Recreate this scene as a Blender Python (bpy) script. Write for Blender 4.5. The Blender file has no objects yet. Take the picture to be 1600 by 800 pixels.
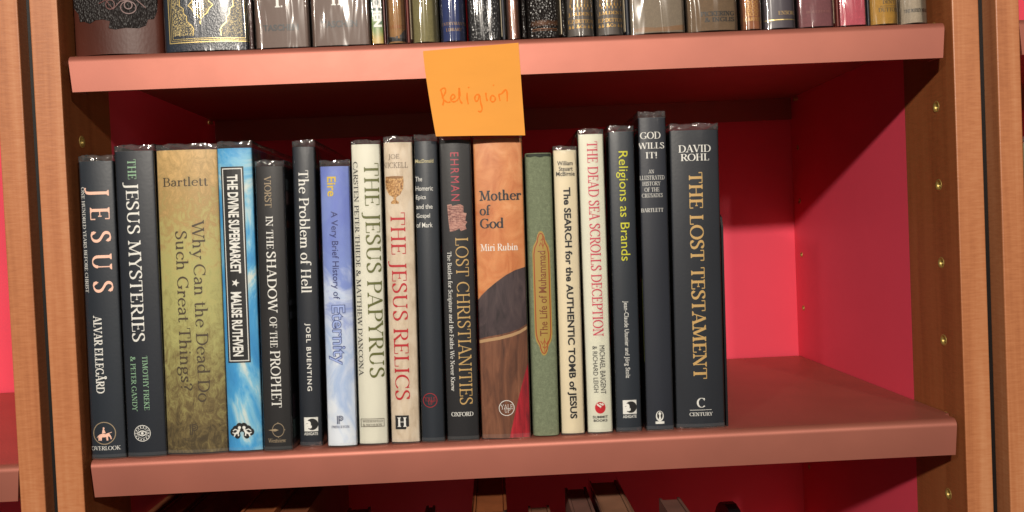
import bpy, bmesh, math, random
from mathutils import Vector, Matrix, Euler
random.seed(7)
S = bpy.context.scene
COL = S.collection
R = math.radians
# ------------------------------------------------------------------ camera
F, CX, CY, CZ, RX, RY, RZ = 1337.07, -0.02047, -0.66615, 0.16018, -0.023523, 0.043551, -0.021005
CM = Matrix.Rotation(RZ, 3, 'Z') @ Matrix.Rotation(RX, 3, 'X') @ Matrix.Rotation(RY, 3, 'Y')
CP = Vector((CX, CY, CZ))
cd = bpy.data.cameras.new('camera'); cam = bpy.data.objects.new('camera', cd); COL.objects.link(cam)
cam.matrix_world = Matrix.Translation(CP) @ (CM @ Matrix.Rotation(R(90), 3, 'X')).to_4x4()
cd.sensor_width = 36; cd.lens = F / 1600 * 36; cd.clip_start = .01; cd.clip_end = 50
S.camera = cam
# ------------------------------------------------------------------ world, lamps, exposure
w = bpy.data.worlds.new('World'); S.world = w; w.use_nodes = True
w.node_tree.nodes['Background'].inputs[0].default_value = (1.0, .86, .74, 1)
w.node_tree.nodes['Background'].inputs[1].default_value = .065
def lamp(name, loc, target, power, size, color):
    l = bpy.data.lights.new(name, 'AREA'); l.shape = 'DISK'; l.size = size; l.energy = power; l.color = color
    o = bpy.data.objects.new(name, l); COL.objects.link(o); o.location = loc
    o.rotation_euler = (Vector(target) - Vector(loc)).to_track_quat('-Z', 'Y').to_euler(); return o
lamp('ceiling_spot', (-.33, -1.93, .965), (0, 0, .12), 37, .075, (1, .91, .79))
lamp('ceiling_spot', (-1.0, -1.75, .90), (.1, 0, .12), 7, .085, (1, .90, .78))
lamp('ceiling_spot', (.80, -2.05, 1.0), (0, 0, .12), 11, .085, (1, .90, .78))
S.view_settings.view_transform = 'Standard'; S.view_settings.look = 'None'
S.view_settings.exposure = 0; S.view_settings.gamma = 1
S.cycles.transparent_max_bounces = 32; S.cycles.max_bounces = 12; S.cycles.diffuse_bounces = 8
S.cycles.glossy_bounces = 5; S.cycles.transparent_max_bounces = 64; S.cycles.use_denoising = True
try: S.cycles.sample_clamp_indirect = 6
except Exception: pass
# ------------------------------------------------------------------ pixel -> place
def ray(px, py): return CM @ Vector(((px - 800) / F, 1, -(py - 400) / F))
def ony(px, py, Y):
    d = ray(px, py); t = (Y - CY) / d.y; return CP + d * t
def onz(px, py, Z):
    d = ray(px, py); t = (Z - CZ) / d.z; return CP + d * t
def onx(px, py, X):
    d = ray(px, py); t = (X - CX) / d.x; return CP + d * t
# ------------------------------------------------------------------ materials
def srgb(r, g, b):
    f = lambda c: (c / 255 / 12.92) if c / 255 <= .04045 else ((c / 255 + .055) / 1.055) ** 2.4
    return (f(r), f(g), f(b), 1)
MATS = {}
def newmat(name):
    m = bpy.data.materials.new(name); m.use_nodes = True
    nt = m.node_tree; return m, nt, nt.nodes['Principled BSDF']
def ramp(nt, fac, stops):
    r = nt.nodes.new('ShaderNodeValToRGB'); e = r.color_ramp.elements
    e[0].position, e[0].color = stops[0]; e[1].position, e[1].color = stops[-1]
    for p, c in stops[1:-1]:
        k = e.new(p); k.color = c
    nt.links.new(fac, r.inputs[0]); return r.outputs[0]
def noise(nt, scale, stretch=(1, 1, 1), detail=4, rough=.5, off=(0, 0, 0), dist=0):
    tc = nt.nodes.new('ShaderNodeTexCoord'); mp = nt.nodes.new('ShaderNodeMapping')
    mp.inputs['Scale'].default_value = stretch; mp.inputs['Location'].default_value = off
    n = nt.nodes.new('ShaderNodeTexNoise'); n.inputs['Scale'].default_value = scale
    n.inputs['Detail'].default_value = detail; n.inputs['Roughness'].default_value = rough; n.inputs['Distortion'].default_value = dist
    nt.links.new(tc.outputs['Object'], mp.inputs[0]); nt.links.new(mp.outputs[0], n.inputs['Vector']); return n.outputs['Fac']
def bump(nt, b, h, dist, strength=1):
    n = nt.nodes.new('ShaderNodeBump'); n.inputs['Distance'].default_value = dist; n.inputs['Strength'].default_value = strength
    nt.links.new(h, n.inputs['Height']); nt.links.new(n.outputs[0], b.inputs['Normal'])
def paper(name, c, rough=.42, var=.12, scale=60, spec=.5, bd=.00005, bs=500, stretch=(1, 1, .3)):
    if name in MATS: return MATS[name]
    m, nt, b = newmat(name)
    c2 = tuple(max(0, x * (1 - var)) for x in c[:3]) + (1,); c3 = tuple(min(1, x * (1 + var)) for x in c[:3]) + (1,)
    nt.links.new(ramp(nt, noise(nt, scale, stretch), [(.3, c2), (.7, c3)]), b.inputs['Base Color'])
    b.inputs['Roughness'].default_value = rough; b.inputs['Specular IOR Level'].default_value = spec
    if bd: bump(nt, b, noise(nt, bs), bd)
    MATS[name] = m; return m
def multi(name, stops, scale, stretch=(1, 1, 1), rough=.4, detail=6, rg=.6, dist=.4, grad=None, off=(0, 0, 0)):
    """mottled print: noise ramp; grad = (z0, z1, weight) adds the printed top-to-bottom colour run"""
    m, nt, b = newmat(name)
    f = noise(nt, scale, stretch, detail, rg, off, dist)
    if grad:
        tc = nt.nodes.new('ShaderNodeTexCoord'); sx = nt.nodes.new('ShaderNodeSeparateXYZ'); nt.links.new(tc.outputs['Object'], sx.inputs[0])
        mr = nt.nodes.new('ShaderNodeMapRange'); mr.inputs[1].default_value = grad[0]; mr.inputs[2].default_value = grad[1]
        nt.links.new(sx.outputs[2], mr.inputs[0])
        mx = nt.nodes.new('ShaderNodeMix'); mx.inputs[0].default_value = grad[2]
        m2 = nt.nodes.new('ShaderNodeMapRange'); m2.inputs[1].default_value = .3; m2.inputs[2].default_value = .7; nt.links.new(f, m2.inputs[0]); nt.links.new(m2.outputs[0], mx.inputs[2]); nt.links.new(mr.outputs[0], mx.inputs[3]); f = mx.outputs[0]
    nt.links.new(ramp(nt, f, stops), b.inputs['Base Color']); b.inputs['Roughness'].default_value = rough
    MATS[name] = m; return m
def ink(name, c, rough=.45, metal=0):
    k = 'ink_' + name
    if k in MATS: return MATS[k]
    m, nt, b = newmat(k); b.inputs['Base Color'].default_value = c; b.inputs['Roughness'].default_value = rough; b.inputs['Metallic'].default_value = metal
    MATS[k] = m; return m
def film_mat(name, wr=.00035, scale=45, rough=.07, boost=1.0, haze=.008, stretch=(2.2, 1, .28), off=(0, 0, 0)):
    m = bpy.data.materials.new(name); m.use_nodes = True; nt = m.node_tree; nt.nodes.clear()
    out = nt.nodes.new('ShaderNodeOutputMaterial'); tr = nt.nodes.new('ShaderNodeBsdfTransparent'); gl = nt.nodes.new('ShaderNodeBsdfGlossy')
    df = nt.nodes.new('ShaderNodeBsdfDiffuse'); df.inputs[0].default_value = (.75, .78, .8, 1)
    gl.inputs['Roughness'].default_value = rough; fr = nt.nodes.new('ShaderNodeFresnel'); fr.inputs[0].default_value = 1.5
    bp = nt.nodes.new('ShaderNodeBump'); bp.inputs['Distance'].default_value = wr
    n1 = noise(nt, scale, stretch, 2, .45, off, .6); nt.links.new(n1, bp.inputs['Height'])
    nt.links.new(bp.outputs[0], gl.inputs['Normal'])
    mu = nt.nodes.new('ShaderNodeMath'); mu.operation = 'MULTIPLY'; mu.inputs[1].default_value = boost; mu.use_clamp = True
    nt.links.new(fr.outputs[0], mu.inputs[0])
    m0 = nt.nodes.new('ShaderNodeMixShader'); m0.inputs[0].default_value = haze
    nt.links.new(tr.outputs[0], m0.inputs[1]); nt.links.new(df.outputs[0], m0.inputs[2])
    mx = nt.nodes.new('ShaderNodeMixShader'); nt.links.new(mu.outputs[0], mx.inputs[0])
    nt.links.new(m0.outputs[0], mx.inputs[1]); nt.links.new(gl.outputs[0], mx.inputs[2]); nt.links.new(mx.outputs[0], out.inputs[0])
    return m
FILM = [film_mat('clear_film_%s' % k, wr=.0015, rough=.12, boost=2.3, stretch=(2.2, 1, .42), off=(i * .37, 0, i * .21)) for i, k in enumerate(('smooth', 'wavy', 'slack'))]
WRAP = [film_mat('shiny_wrap_%s' % k, wr=.0016, scale=30, rough=.065, boost=2.6, haze=.012, stretch=(2.0, 1, .35), off=(i * .41, 0, i * .33)) for i, k in enumerate(('smooth', 'wavy', 'slack'))]
RIM = film_mat('crumpled_film_edge', wr=.0014, scale=120, rough=.10, boost=2.3, haze=.05, stretch=(1, 1, 1))
def wood(name, base, dark, light):
    m, nt, b = newmat(name)
    g = noise(nt, 55, (1, 1, .035), 6, .62, dist=.5); g2 = noise(nt, 620, (.16, .16, 1), 4, .65)
    mx = nt.nodes.new('ShaderNodeMix'); mx.inputs[0].default_value = .3; nt.links.new(g, mx.inputs[2]); nt.links.new(g2, mx.inputs[3])
    nt.links.new(ramp(nt, mx.outputs[0], [(.32, dark), (.5, base), (.68, light)]), b.inputs['Base Color'])
    b.inputs['Roughness'].default_value = .42; bump(nt, b, g2, .00012); return m
M_WOOD = wood('cherry_wood', srgb(188, 120, 78), srgb(160, 95, 58), srgb(204, 142, 100))
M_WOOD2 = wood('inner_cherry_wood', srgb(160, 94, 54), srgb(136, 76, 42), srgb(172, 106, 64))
M_SHELF = paper('satin_copper_laminate', srgb(172, 102, 86), .50, .07, 14, .8, .00003, 900, (1, 1, 1)); M_SHELF.node_tree.nodes['Principled BSDF'].inputs['Metallic'].default_value = .5
def scuff(m, rng=(.40, .62)):
    nt = m.node_tree; b = nt.nodes['Principled BSDF']
    mr = nt.nodes.new('ShaderNodeMapRange'); mr.inputs[1].default_value = .35; mr.inputs[2].default_value = .65; mr.inputs[3].default_value, mr.inputs[4].default_value = rng
    nt.links.new(noise(nt, 9, (1, 1, 2), 9, .75, dist=.8), mr.inputs[0]); nt.links.new(mr.outputs[0], b.inputs['Roughness'])
scuff(M_SHELF, (.485, .515))
M_RED = paper('red_lining', srgb(250, 84, 108), .46, .03, 8, .4, .00003, 400, (1, 1, 1))
scuff(M_RED, (.43, .50))
M_BLACK = ink('black', srgb(16, 16, 17), .5)
M_BRASS = ink('brass', srgb(206, 178, 104), .42, .7)
M_DARKHOLE = ink('hole', srgb(20, 14, 10), .8)
M_PAGES = paper('page_edges', srgb(214, 200, 172), .8, .1, 300, .2, .00006, 900, (6, 1, 1))
M_BOARD = paper('board', srgb(40, 40, 44), .7)
# ------------------------------------------------------------------ mesh helpers
def mesh_obj(name, bm, mat, parent=None, smooth=False, closed=True):
    if closed: bmesh.ops.recalc_face_normals(bm, faces=bm.faces[:])
    me = bpy.data.meshes.new(name)
    if smooth:
        for e in bm.edges:
            if len(e.link_faces) == 2 and e.calc_face_angle(0) > .75: e.smooth = False
    bm.to_mesh(me); bm.free()
    if smooth:
        for p in me.polygons: p.use_smooth = True
    for x in (mat if isinstance(mat, (list, tuple)) else [mat]): me.materials.append(x)
    o = bpy.data.objects.new(name, me); COL.objects.link(o)
    if parent: o.parent = parent
    return o
def box_bm(x0, x1, y0, y1, z0, z1, bev=0, seg=1):
    bm = bmesh.new(); bmesh.ops.create_cube(bm, size=1)
    for v in bm.verts: v.co = Vector(((x0 + x1) / 2 + v.co.x * (x1 - x0), (y0 + y1) / 2 + v.co.y * (y1 - y0), (z0 + z1) / 2 + v.co.z * (z1 - z0)))
    if bev: bmesh.ops.bevel(bm, geom=bm.edges[:], offset=bev, segments=seg, affect='EDGES', profile=.5)
    return bm
def join(bms):
    out = bmesh.new()
    for b in bms:
        me = bpy.data.meshes.new('tmp'); b.to_mesh(me); b.free(); out.from_mesh(me); bpy.data.meshes.remove(me)
    return out
def tag(o, label=None, cat=None, group=None, kind=None):
    for k, v in (('label', label), ('category', cat), ('group', group), ('kind', kind)):
        if v: o[k] = v
    return o
def empty(name, loc, rot=(0, 0, 0)):
    o = bpy.data.objects.new(name, None); o.empty_display_size = .02; COL.objects.link(o); o.location = loc; o.rotation_euler = rot; return o
# ------------------------------------------------------------------ pen-drawn roman lettering
G = {}
RAW = """
A74 l36,101,9,0,t l36,101,64,0,T l18,33,54,33,t s9,0 s64,0
B66 l17,0,17,100,T s17,0 S17,100 l17,97,36,97,t a36,75,19,22,-90,90 l17,53,38,53,t a38,27,22,24,-90,90 l17,3,38,3,t
C74 a42,50,34,47,42,318 l66,98,66,70,t
D80 l17,0,17,100,T s17,0 S17,100 l17,97,38,97,t a38,50,34,47,-90,90 l17,3,38,3,t
E62 l17,0,17,100,T s17,0 S17,100 l17,97,54,97,t l17,51,43,51,t l17,3,56,3,t l54,98,54,76,t l43,42,43,60,t l56,2,56,27,t
F58 l17,0,17,100,T s17,0 S17,100 l17,97,53,97,t l17,50,42,50,t l53,98,53,74,t l42,41,42,59,t
G80 a42,50,34,47,42,318 l66,98,66,72,t l66,8,66,42,T S66,42
H80 l17,0,17,100,T l63,0,63,100,T l17,51,63,51,t s17,0 S17,100 s63,0 S63,100
I34 l17,0,17,100,T s17,0 S17,100
J38 l22,100,22,2,T S22,100 c22,4,19,-14,8,-22,-2,-20
K74 l17,0,17,100,T s17,0 S17,100 l60,100,20,46,t l28,57,64,0,T S60,100 s64,0
L60 l17,0,17,100,T s17,0 S17,100 l17,3,55,3,t l55,2,55,28,t
M98 l16,0,20,100,t l19,100,48,6,T l48,6,76,100,t l76,100,81,0,T s16,0 s81,0 S15,100 S80,100
N82 l16,0,16,100,t l16,100,64,0,T l64,0,64,100,t s16,0 S11,100 S64,100
O82 a41,50,34,48,0,360
P62 l17,0,17,100,T s17,0 S17,100 l17,97,36,97,t a36,73,22,24,-90,90 l17,48,36,48,t
Q82 a41,50,34,48,0,360 l42,6,74,-22,T
R70 l17,0,17,100,T s17,0 S17,100 l17,97,36,97,t a36,74,20,23,-90,90 l17,50,36,50,t l34,50,62,0,T s64,0
S56 c45,82,40,93,28,98,15,93,10,78,16,65,29,55,41,45,47,30,43,12,28,2,15,6,9,20 l45,98,45,76,t l9,27,9,2,t
T68 l34,0,34,100,T s34,0 l6,97,62,97,t l6,98,6,72,t l62,98,62,72,t
U78 l17,100,17,30,T a39,30,22,28,180,360 l61,30,61,100,t S17,100 S61,100
V74 l10,100,38,0,T l38,0,64,100,t S10,100 S64,100
W106 l9,100,33,0,T l33,0,53,96,t l53,96,76,0,T l76,0,98,100,t S9,100 S53,100 S98,100
X74 l10,100,62,0,T l62,100,10,0,t s10,0 s62,0 S10,100 S62,100
Y70 l9,100,36,46,T l62,100,36,46,t l36,0,36,48,T s36,0 S9,100 S62,100
Z66 l10,97,56,97,t l56,97,10,3,T l10,3,58,3,t l10,98,10,76,t l58,2,58,26,t
&82 c72,50,64,24,46,4,24,3,11,18,18,38,36,55,45,74,40,92,28,97,20,86,24,68,44,36,62,10,78,2
?46 c8,78,12,94,24,98,38,90,40,74,30,58,24,44,24,28 d24,6
!28 l14,100,14,30,T d14,6
'22 l11,100,11,72,T
.24 d12,6
-40 l6,34,34,34,T
a54 c12,50,20,63,32,62,40,52,41,38 l41,46,41,8,T c41,38,22,34,10,20,15,4,28,4,41,16 l41,7,51,3,t
b60 l15,0,15,105,T a33,33,20,30,-170,170 l15,105,5,101,t
c52 a31,33,22,31,42,318 d46,52
d62 a28,33,20,30,0,360 l47,0,47,105,T l47,105,37,101,t l47,3,57,3,t
e54 a30,33,21,31,8,320 l9,38,51,38,t
f38 l17,0,17,84,T s17,0 c17,82,20,98,30,105,42,99 l4,64,36,64,t
g54 a26,43,16,20,0,360 c16,26,10,16,18,8,38,6,50,-2,46,-20,28,-28,10,-22,8,-8,20,6 l38,58,52,64,t
h64 l15,0,15,105,T s15,0 l47,0,47,42,T s47,0 c15,46,24,60,36,63,45,54,47,40 l15,105,5,101,t
i30 l15,0,15,66,T s15,0 d15,90 l15,66,5,62,t
j28 l15,-10,15,66,T d15,90 c15,-8,10,-24,-2,-26
k60 l15,0,15,105,T s15,0 l48,64,16,30,t l22,38,50,0,T s52,0 S48,66 l15,105,5,101,t
l30 l15,0,15,105,T s15,0 l15,105,5,101,t
m96 l15,0,15,66,T s15,0 l47,0,47,42,T s47,0 l79,0,79,42,T s79,0 c15,46,24,60,36,63,45,54,47,40 c47,46,56,60,68,63,77,54,79,40 l15,66,5,62,t
n64 l15,0,15,66,T s15,0 l47,0,47,42,T s47,0 c15,46,24,60,36,63,45,54,47,40 l15,66,5,62,t
o58 a29,33,22,32,0,360
p62 l15,-30,15,66,T s15,-30 a34,33,20,30,-170,170 l15,66,5,62,t
q62 a28,33,20,30,0,360 l47,-30,47,66,T s47,-30
r44 l15,0,15,66,T s15,0 c15,44,24,59,33,63,40,58 d39,55 l15,66,5,62,t
s44 c35,50,30,61,20,63,11,54,14,42,27,32,36,20,30,5,18,3,8,14 l35,64,35,48,t l8,18,8,2,t
t38 l17,10,17,84,T c17,12,20,3,28,2,36,9 l4,64,34,64,t
u64 l15,66,15,20,T c15,22,18,6,28,3,40,8,46,20 l47,66,47,0,T l47,3,57,3,t l15,66,5,63,t l47,66,37,63,t
v56 l9,66,30,0,T l30,0,49,66,t S9,66 S49,66
w82 l9,66,27,0,T l27,0,42,62,t l42,62,58,0,T l58,0,75,66,t S9,66 S42,66 S75,66
x56 l10,66,46,0,T l46,66,10,0,t s10,0 s46,0 S10,66 S46,66
y56 l9,66,30,2,T l50,66,24,-26,t S9,66 S50,66 d18,-24
z52 l8,63,42,63,t l42,63,8,3,T l8,3,44,3,t
"""
for ln in RAW.strip().split('\n'):
    p = ln.split(); G[p[0][0]] = (float(p[0][1:]), p[1:])
G['Å'] = (74, G['A'][1] + ['a36,118,10,12,0,360'])
def crom(P, n=5):
    o = []
    for i in range(len(P) - 1):
        p0 = P[max(0, i - 1)]; p1 = P[i]; p2 = P[i + 1]; p3 = P[min(len(P) - 1, i + 2)]
        for k in range(n):
            t = k / n
            o.append(tuple(.5 * (2 * p1[j] + (p2[j] - p0[j]) * t + (2 * p0[j] - 5 * p1[j] + 4 * p2[j] - p3[j]) * t * t + (3 * p1[j] - p0[j] - 3 * p2[j] + p3[j]) * t ** 3) for j in (0, 1)))
    o.append(P[-1]); return o
class Flat:
    """flat drawing: polygons with a layer number, in plain 2-D"""
    def __init__(s): s.v = []; s.f = []; s.n = 0
    def poly(s, pts, up=True):
        b = len(s.v); s.n += 1; e = (s.n % 23) * .000004
        s.v += [(x, y, e) for x, y in pts]; s.f.append(tuple(range(b, b + len(pts))))
    def strip(s, P, W, closed=False):
        n = len(P); L = []; Rr = []
        for i in range(n):
            a = P[(i - 1) % n] if (closed or i > 0) else P[i]; c = P[(i + 1) % n] if (closed or i < n - 1) else P[i]
            dx, dy = c[0] - a[0], c[1] - a[1]; l = math.hypot(dx, dy) or 1; w_ = W[i] if isinstance(W, list) else W
            L.append((P[i][0] - dy / l * w_ / 2, P[i][1] + dx / l * w_ / 2)); Rr.append((P[i][0] + dy / l * w_ / 2, P[i][1] - dx / l * w_ / 2))
        b = len(s.v); s.n += 1; e = (s.n % 23) * .000004
        s.v += [(x, y, e) for x, y in L] + [(x, y, e) for x, y in Rr]
        for i in range(n if closed else n - 1):
            j = (i + 1) % n; s.f.append((b + i, b + n + i, b + n + j, b + j))
    def disc(s, cx, cy, r, ry=None, n=20): s.poly([(cx + r * math.cos(2 * math.pi * k / n), cy + (ry or r) * math.sin(2 * math.pi * k / n)) for k in range(n)])
    def ring(s, cx, cy, r, w_, n=28, ry=None): s.strip([(cx + r * math.cos(2 * math.pi * k / n), cy + (ry or r) * math.sin(2 * math.pi * k / n)) for k in range(n)], w_, True)
    def rect(s, x0, y0, x1, y1): s.poly([(x0, y0), (x1, y0), (x1, y1), (x0, y1)])
    def frame(s, x0, y0, x1, y1, w_):
        s.rect(x0, y0, x1, y0 + w_); s.rect(x0, y1 - w_, x1, y1); s.rect(x0, y0 + w_, x0 + w_, y1 - w_); s.rect(x1 - w_, y0 + w_, x1, y1 - w_)
def serif_text(txt, T=13.5, t=5, track=0):
    d = Flat(); x = 0
    for ch in txt:
        if ch == ' ': x += 30 + track; continue
        adv, ops = G[ch]
        for op in ops:
            k = op[0]; a = op[1:].split(',')
            if k == 'l':
                x0, y0, x1, y1 = map(float, a[:4]); d.strip([(x + x0, y0), (x + x1, y1)], T if a[4] == 'T' else t)
            elif k == 'a':
                cx, cy, rx, ry, a0, a1 = map(float, a); full = abs(a1 - a0) >= 360
                n = max(6, int(abs(a1 - a0) / 15)); P = []; W = []
                for i in range(n if full else n + 1):
                    th = R(a0 + (a1 - a0) * i / n); P.append((x + cx + rx * math.cos(th), cy + ry * math.sin(th)))
                    dx, dy = -rx * math.sin(th), ry * math.cos(th); W.append(t + (T - t) * (abs(dy) / math.hypot(dx, dy)) ** 1.4)
                d.strip(P, W, full)
            elif k == 'c':
                v = list(map(float, a)); P = crom([(x + v[i], v[i + 1]) for i in range(0, len(v), 2)], 4); W = []
                for i in range(len(P)):
                    q0 = P[max(0, i - 1)]; q1 = P[min(len(P) - 1, i + 1)]; dx, dy = q1[0] - q0[0], q1[1] - q0[1]
                    s_ = (abs(dy) + (.35 * abs(dx) if dx * dy < 0 else 0)) / (math.hypot(dx, dy) or 1); W.append(t + (T - t) * min(1, s_) ** 1.3)
                d.strip(P, W)
            elif k in 'sS':
                cx, cy = map(float, a); q = 1 if k == 's' else -1; h = T / 2 + 6
                d.poly([(x + cx - h, cy), (x + cx + h, cy), (x + cx + h, cy + q * t * .9), (x + cx + T / 2, cy + q * (t + 6)), (x + cx - T / 2, cy + q * (t + 6)), (x + cx - h, cy + q * t * .9)])
            elif k == 'd':
                cx, cy = map(float, a); d.disc(x + cx, cy, T * .55, n=10)
        x += adv + track
    return d
def sans_text(txt, bold=0, track=1.0):
    cu = bpy.data.curves.new('tmp', 'FONT'); cu.body = txt; cu.size = 100; cu.space_character = track; cu.resolution_u = 3
    cu.offset = bold; o = bpy.data.objects.new('tmp', cu); COL.objects.link(o)
    dg = bpy.context.evaluated_depsgraph_get(); me = o.evaluated_get(dg).to_mesh()
    d = Flat(); d.v = [(v.co.x, v.co.y, 0) for v in me.vertices]; d.f = [tuple(p.vertices) for p in me.polygons]
    o.evaluated_get(dg).to_mesh_clear(); bpy.data.objects.remove(o); bpy.data.curves.remove(cu); return d
# ------------------------------------------------------------------ books
PX = .66615 / F      # metres per pixel at the shelf front
class Book: pass
def spine_y(b, x):
    hw = b.w / 2; r = b.r; ax = abs(x); y = b.bulge * min(1, ax / hw) ** 2
    if ax > hw - r: k = min(1, (ax - (hw - r)) / r); y += r - math.sqrt(max(0, r * r - (k * r) ** 2))
    return y
def place_flat(b, name, d, mat, box=None, lift=.00022, parent=None, mode='across', fit=True):
    """lay drawing d on the spine of book b. box = (cx, cy, w, h) local metres; mode down/up turns the line of writing"""
    xs = [v[0] for v in d.v]; ys = [v[1] for v in d.v]; x0, x1, y0, y1 = min(xs), max(xs), min(ys), max(ys)
    cx, cy, W, H = box; bm = bmesh.new(); V = []
    for (x, y, e) in d.v:
        if fit: u = ((x - x0) / (x1 - x0 or 1) - .5); v = ((y - y0) / (y1 - y0 or 1) - .5)
        if mode == 'across': X, Z = cx + u * W, cy + v * H
        elif mode == 'down': X, Z = cx + v * W, cy - u * H
        else: X, Z = cx - v * W, cy + u * H
        V.append(bm.verts.new((X, e, Z)))
    for f in d.f:
        try: bm.faces.new([V[i] for i in f])
        except ValueError: pass
    step = b.w / max(4, int(b.w / .0035))
    n = int(b.w / step)
    cr = [x / step for q_ in (0, .3, .6, .85) for x in (b.r * (1 - q_), b.w - b.r * (1 - q_))]
    for k in list(range(1, n)) + cr + [-.001, n + .001]:
        g = bm.verts[:] + bm.edges[:] + bm.faces[:]
        bmesh.ops.bisect_plane(bm, geom=g, plane_co=(-b.w / 2 + k * step, 0, 0), plane_no=(1, 0, 0), dist=1e-6)
    hw = b.w / 2
    for v in bm.verts:
        e = v.co.y; s_ = v.co.x
        if abs(s_) > hw: v.co.x = math.copysign(hw + .0001 + e, s_); v.co.y = spine_y(b, hw) + abs(s_) - hw
        else: v.co.y = spine_y(b, s_) - lift - e
    for f in bm.faces:
        f.normal_update()
        if f.normal.y > 0: f.normal_flip()
    return mesh_obj(name, bm, mat, parent or b.o, closed=False)
def loc(b, px, py):
    """pixel of the photograph -> place on the spine (book's own x, z)"""
    p = ony(px, py, b.y); q = b.inv @ p; return q.x, q.z
def T(b, txt, cx, y0, y1, hpx, col, font='s', mode='down', name='title', Tk=13.5, tk=5, track=0, bold=0, lift=.00022):
    d = serif_text(txt, Tk, tk, track) if font == 's' else sans_text(txt, bold, 1 + track)
    x, z = loc(b, cx, (y0 + y1) / 2)
    if mode == 'across': raise ValueError
    return place_flat(b, name, d, col, (x, z, hpx * PX, (y1 - y0) * PX), lift, mode=mode)
def TA(b, txt, x0, x1, y0, y1, col, font='s', name='title', Tk=13.5, tk=5, track=0, bold=0, lift=.00022):
    d = serif_text(txt, Tk, tk, track) if font == 's' else sans_text(txt, bold, 1 + track)
    x, z = loc(b, (x0 + x1) / 2, (y0 + y1) / 2)
    return place_flat(b, name, d, col, (x, z, (x1 - x0) * PX, (y1 - y0) * PX), lift)
def D(b, d, cx, cy, wpx, hpx, col, name='emblem', lift=.00022, parent=None, mode='across'):
    x, z = loc(b, cx, cy); return place_flat(b, name, d, col, (x, z, wpx * PX, hpx * PX), lift, parent, mode)
def ushell(b, off, z0, z1, depth, rows, nx=22, zfun=None, wob=0, seed=0, fold=0):
    """open-backed sleeve round spine and both boards"""
    bm = bmesh.new(); rnd = random.Random(seed); hw = b.w / 2
    path = []
    xo = off * .35
    for k in range(5): path.append((-hw - xo, depth + (b.bulge + b.r - depth) * k / 5, -1, 0))
    for k in range(nx + 1):
        a = -math.cos(math.pi * k / nx) if True else 0
        x = a * hw; path.append((x + math.copysign(xo, x) * min(1, abs(a) ** 6), spine_y(b, x) - off, 0, -1))
    for k in range(4, -1, -1): path.append((hw + xo, depth + (b.bulge + b.r - depth) * k / 5, 1, 0))
    ph = [rnd.uniform(0, 6.28) for _ in range(8)]
    def wv(s_, z): return (math.sin(s_ * 240 + ph[0] + z * 40) + .5 * math.sin(s_ * 560 + ph[1]) + .2 * math.sin(s_ * 1300 + ph[2] - z * 200))
    zs = [z0 + (z1 - z0) * r_ for r_ in rows]; grid = []
    for z in zs:
        row = []; s_ = 0; q = None
        for (x, y, nx_, ny_) in path:
            if q: s_ += math.hypot(x - q[0], y - q[1])
            q = (x, y); e = 0
            if wob:
                kt = max(0, 1 - (z1 - z) / .012); kb = max(0, 1 - (z - z0) / .006); e = wob * (kt + .7 * kb) * wv(s_, z)
            zz = z + (wob * 1.1 * wv(s_ * 1.3, 0) if (wob and z == z1) else 0) + (zfun(x) if zfun else 0)
            row.append(bm.verts.new((x + nx_ * e * .25, y + ny_ * e, zz)))
        grid.append(row)
    if fold:
        for (ins, dz) in ((.0006, .0003), (.0014, -.0008), (.002, -.0028)):
            row = []; s_ = 0
            for i, (x, y, nx_, ny_) in enumerate(path):
                e = wob * wv(i * .002, 1) * .8
                row.append(bm.verts.new((x - nx_ * ins * .4, y - ny_ * (ins) + e * .5, grid[len(zs) - 1][i].co.z + dz * (1 + .3 * wv(i * .003, 2)))))
            grid.append(row)
    for r_ in range(len(grid) - 1):
        for i in range(len(path) - 1): bm.faces.new((grid[r_][i], grid[r_][i + 1], grid[r_ + 1][i + 1], grid[r_ + 1][i]))
    return bm
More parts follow.
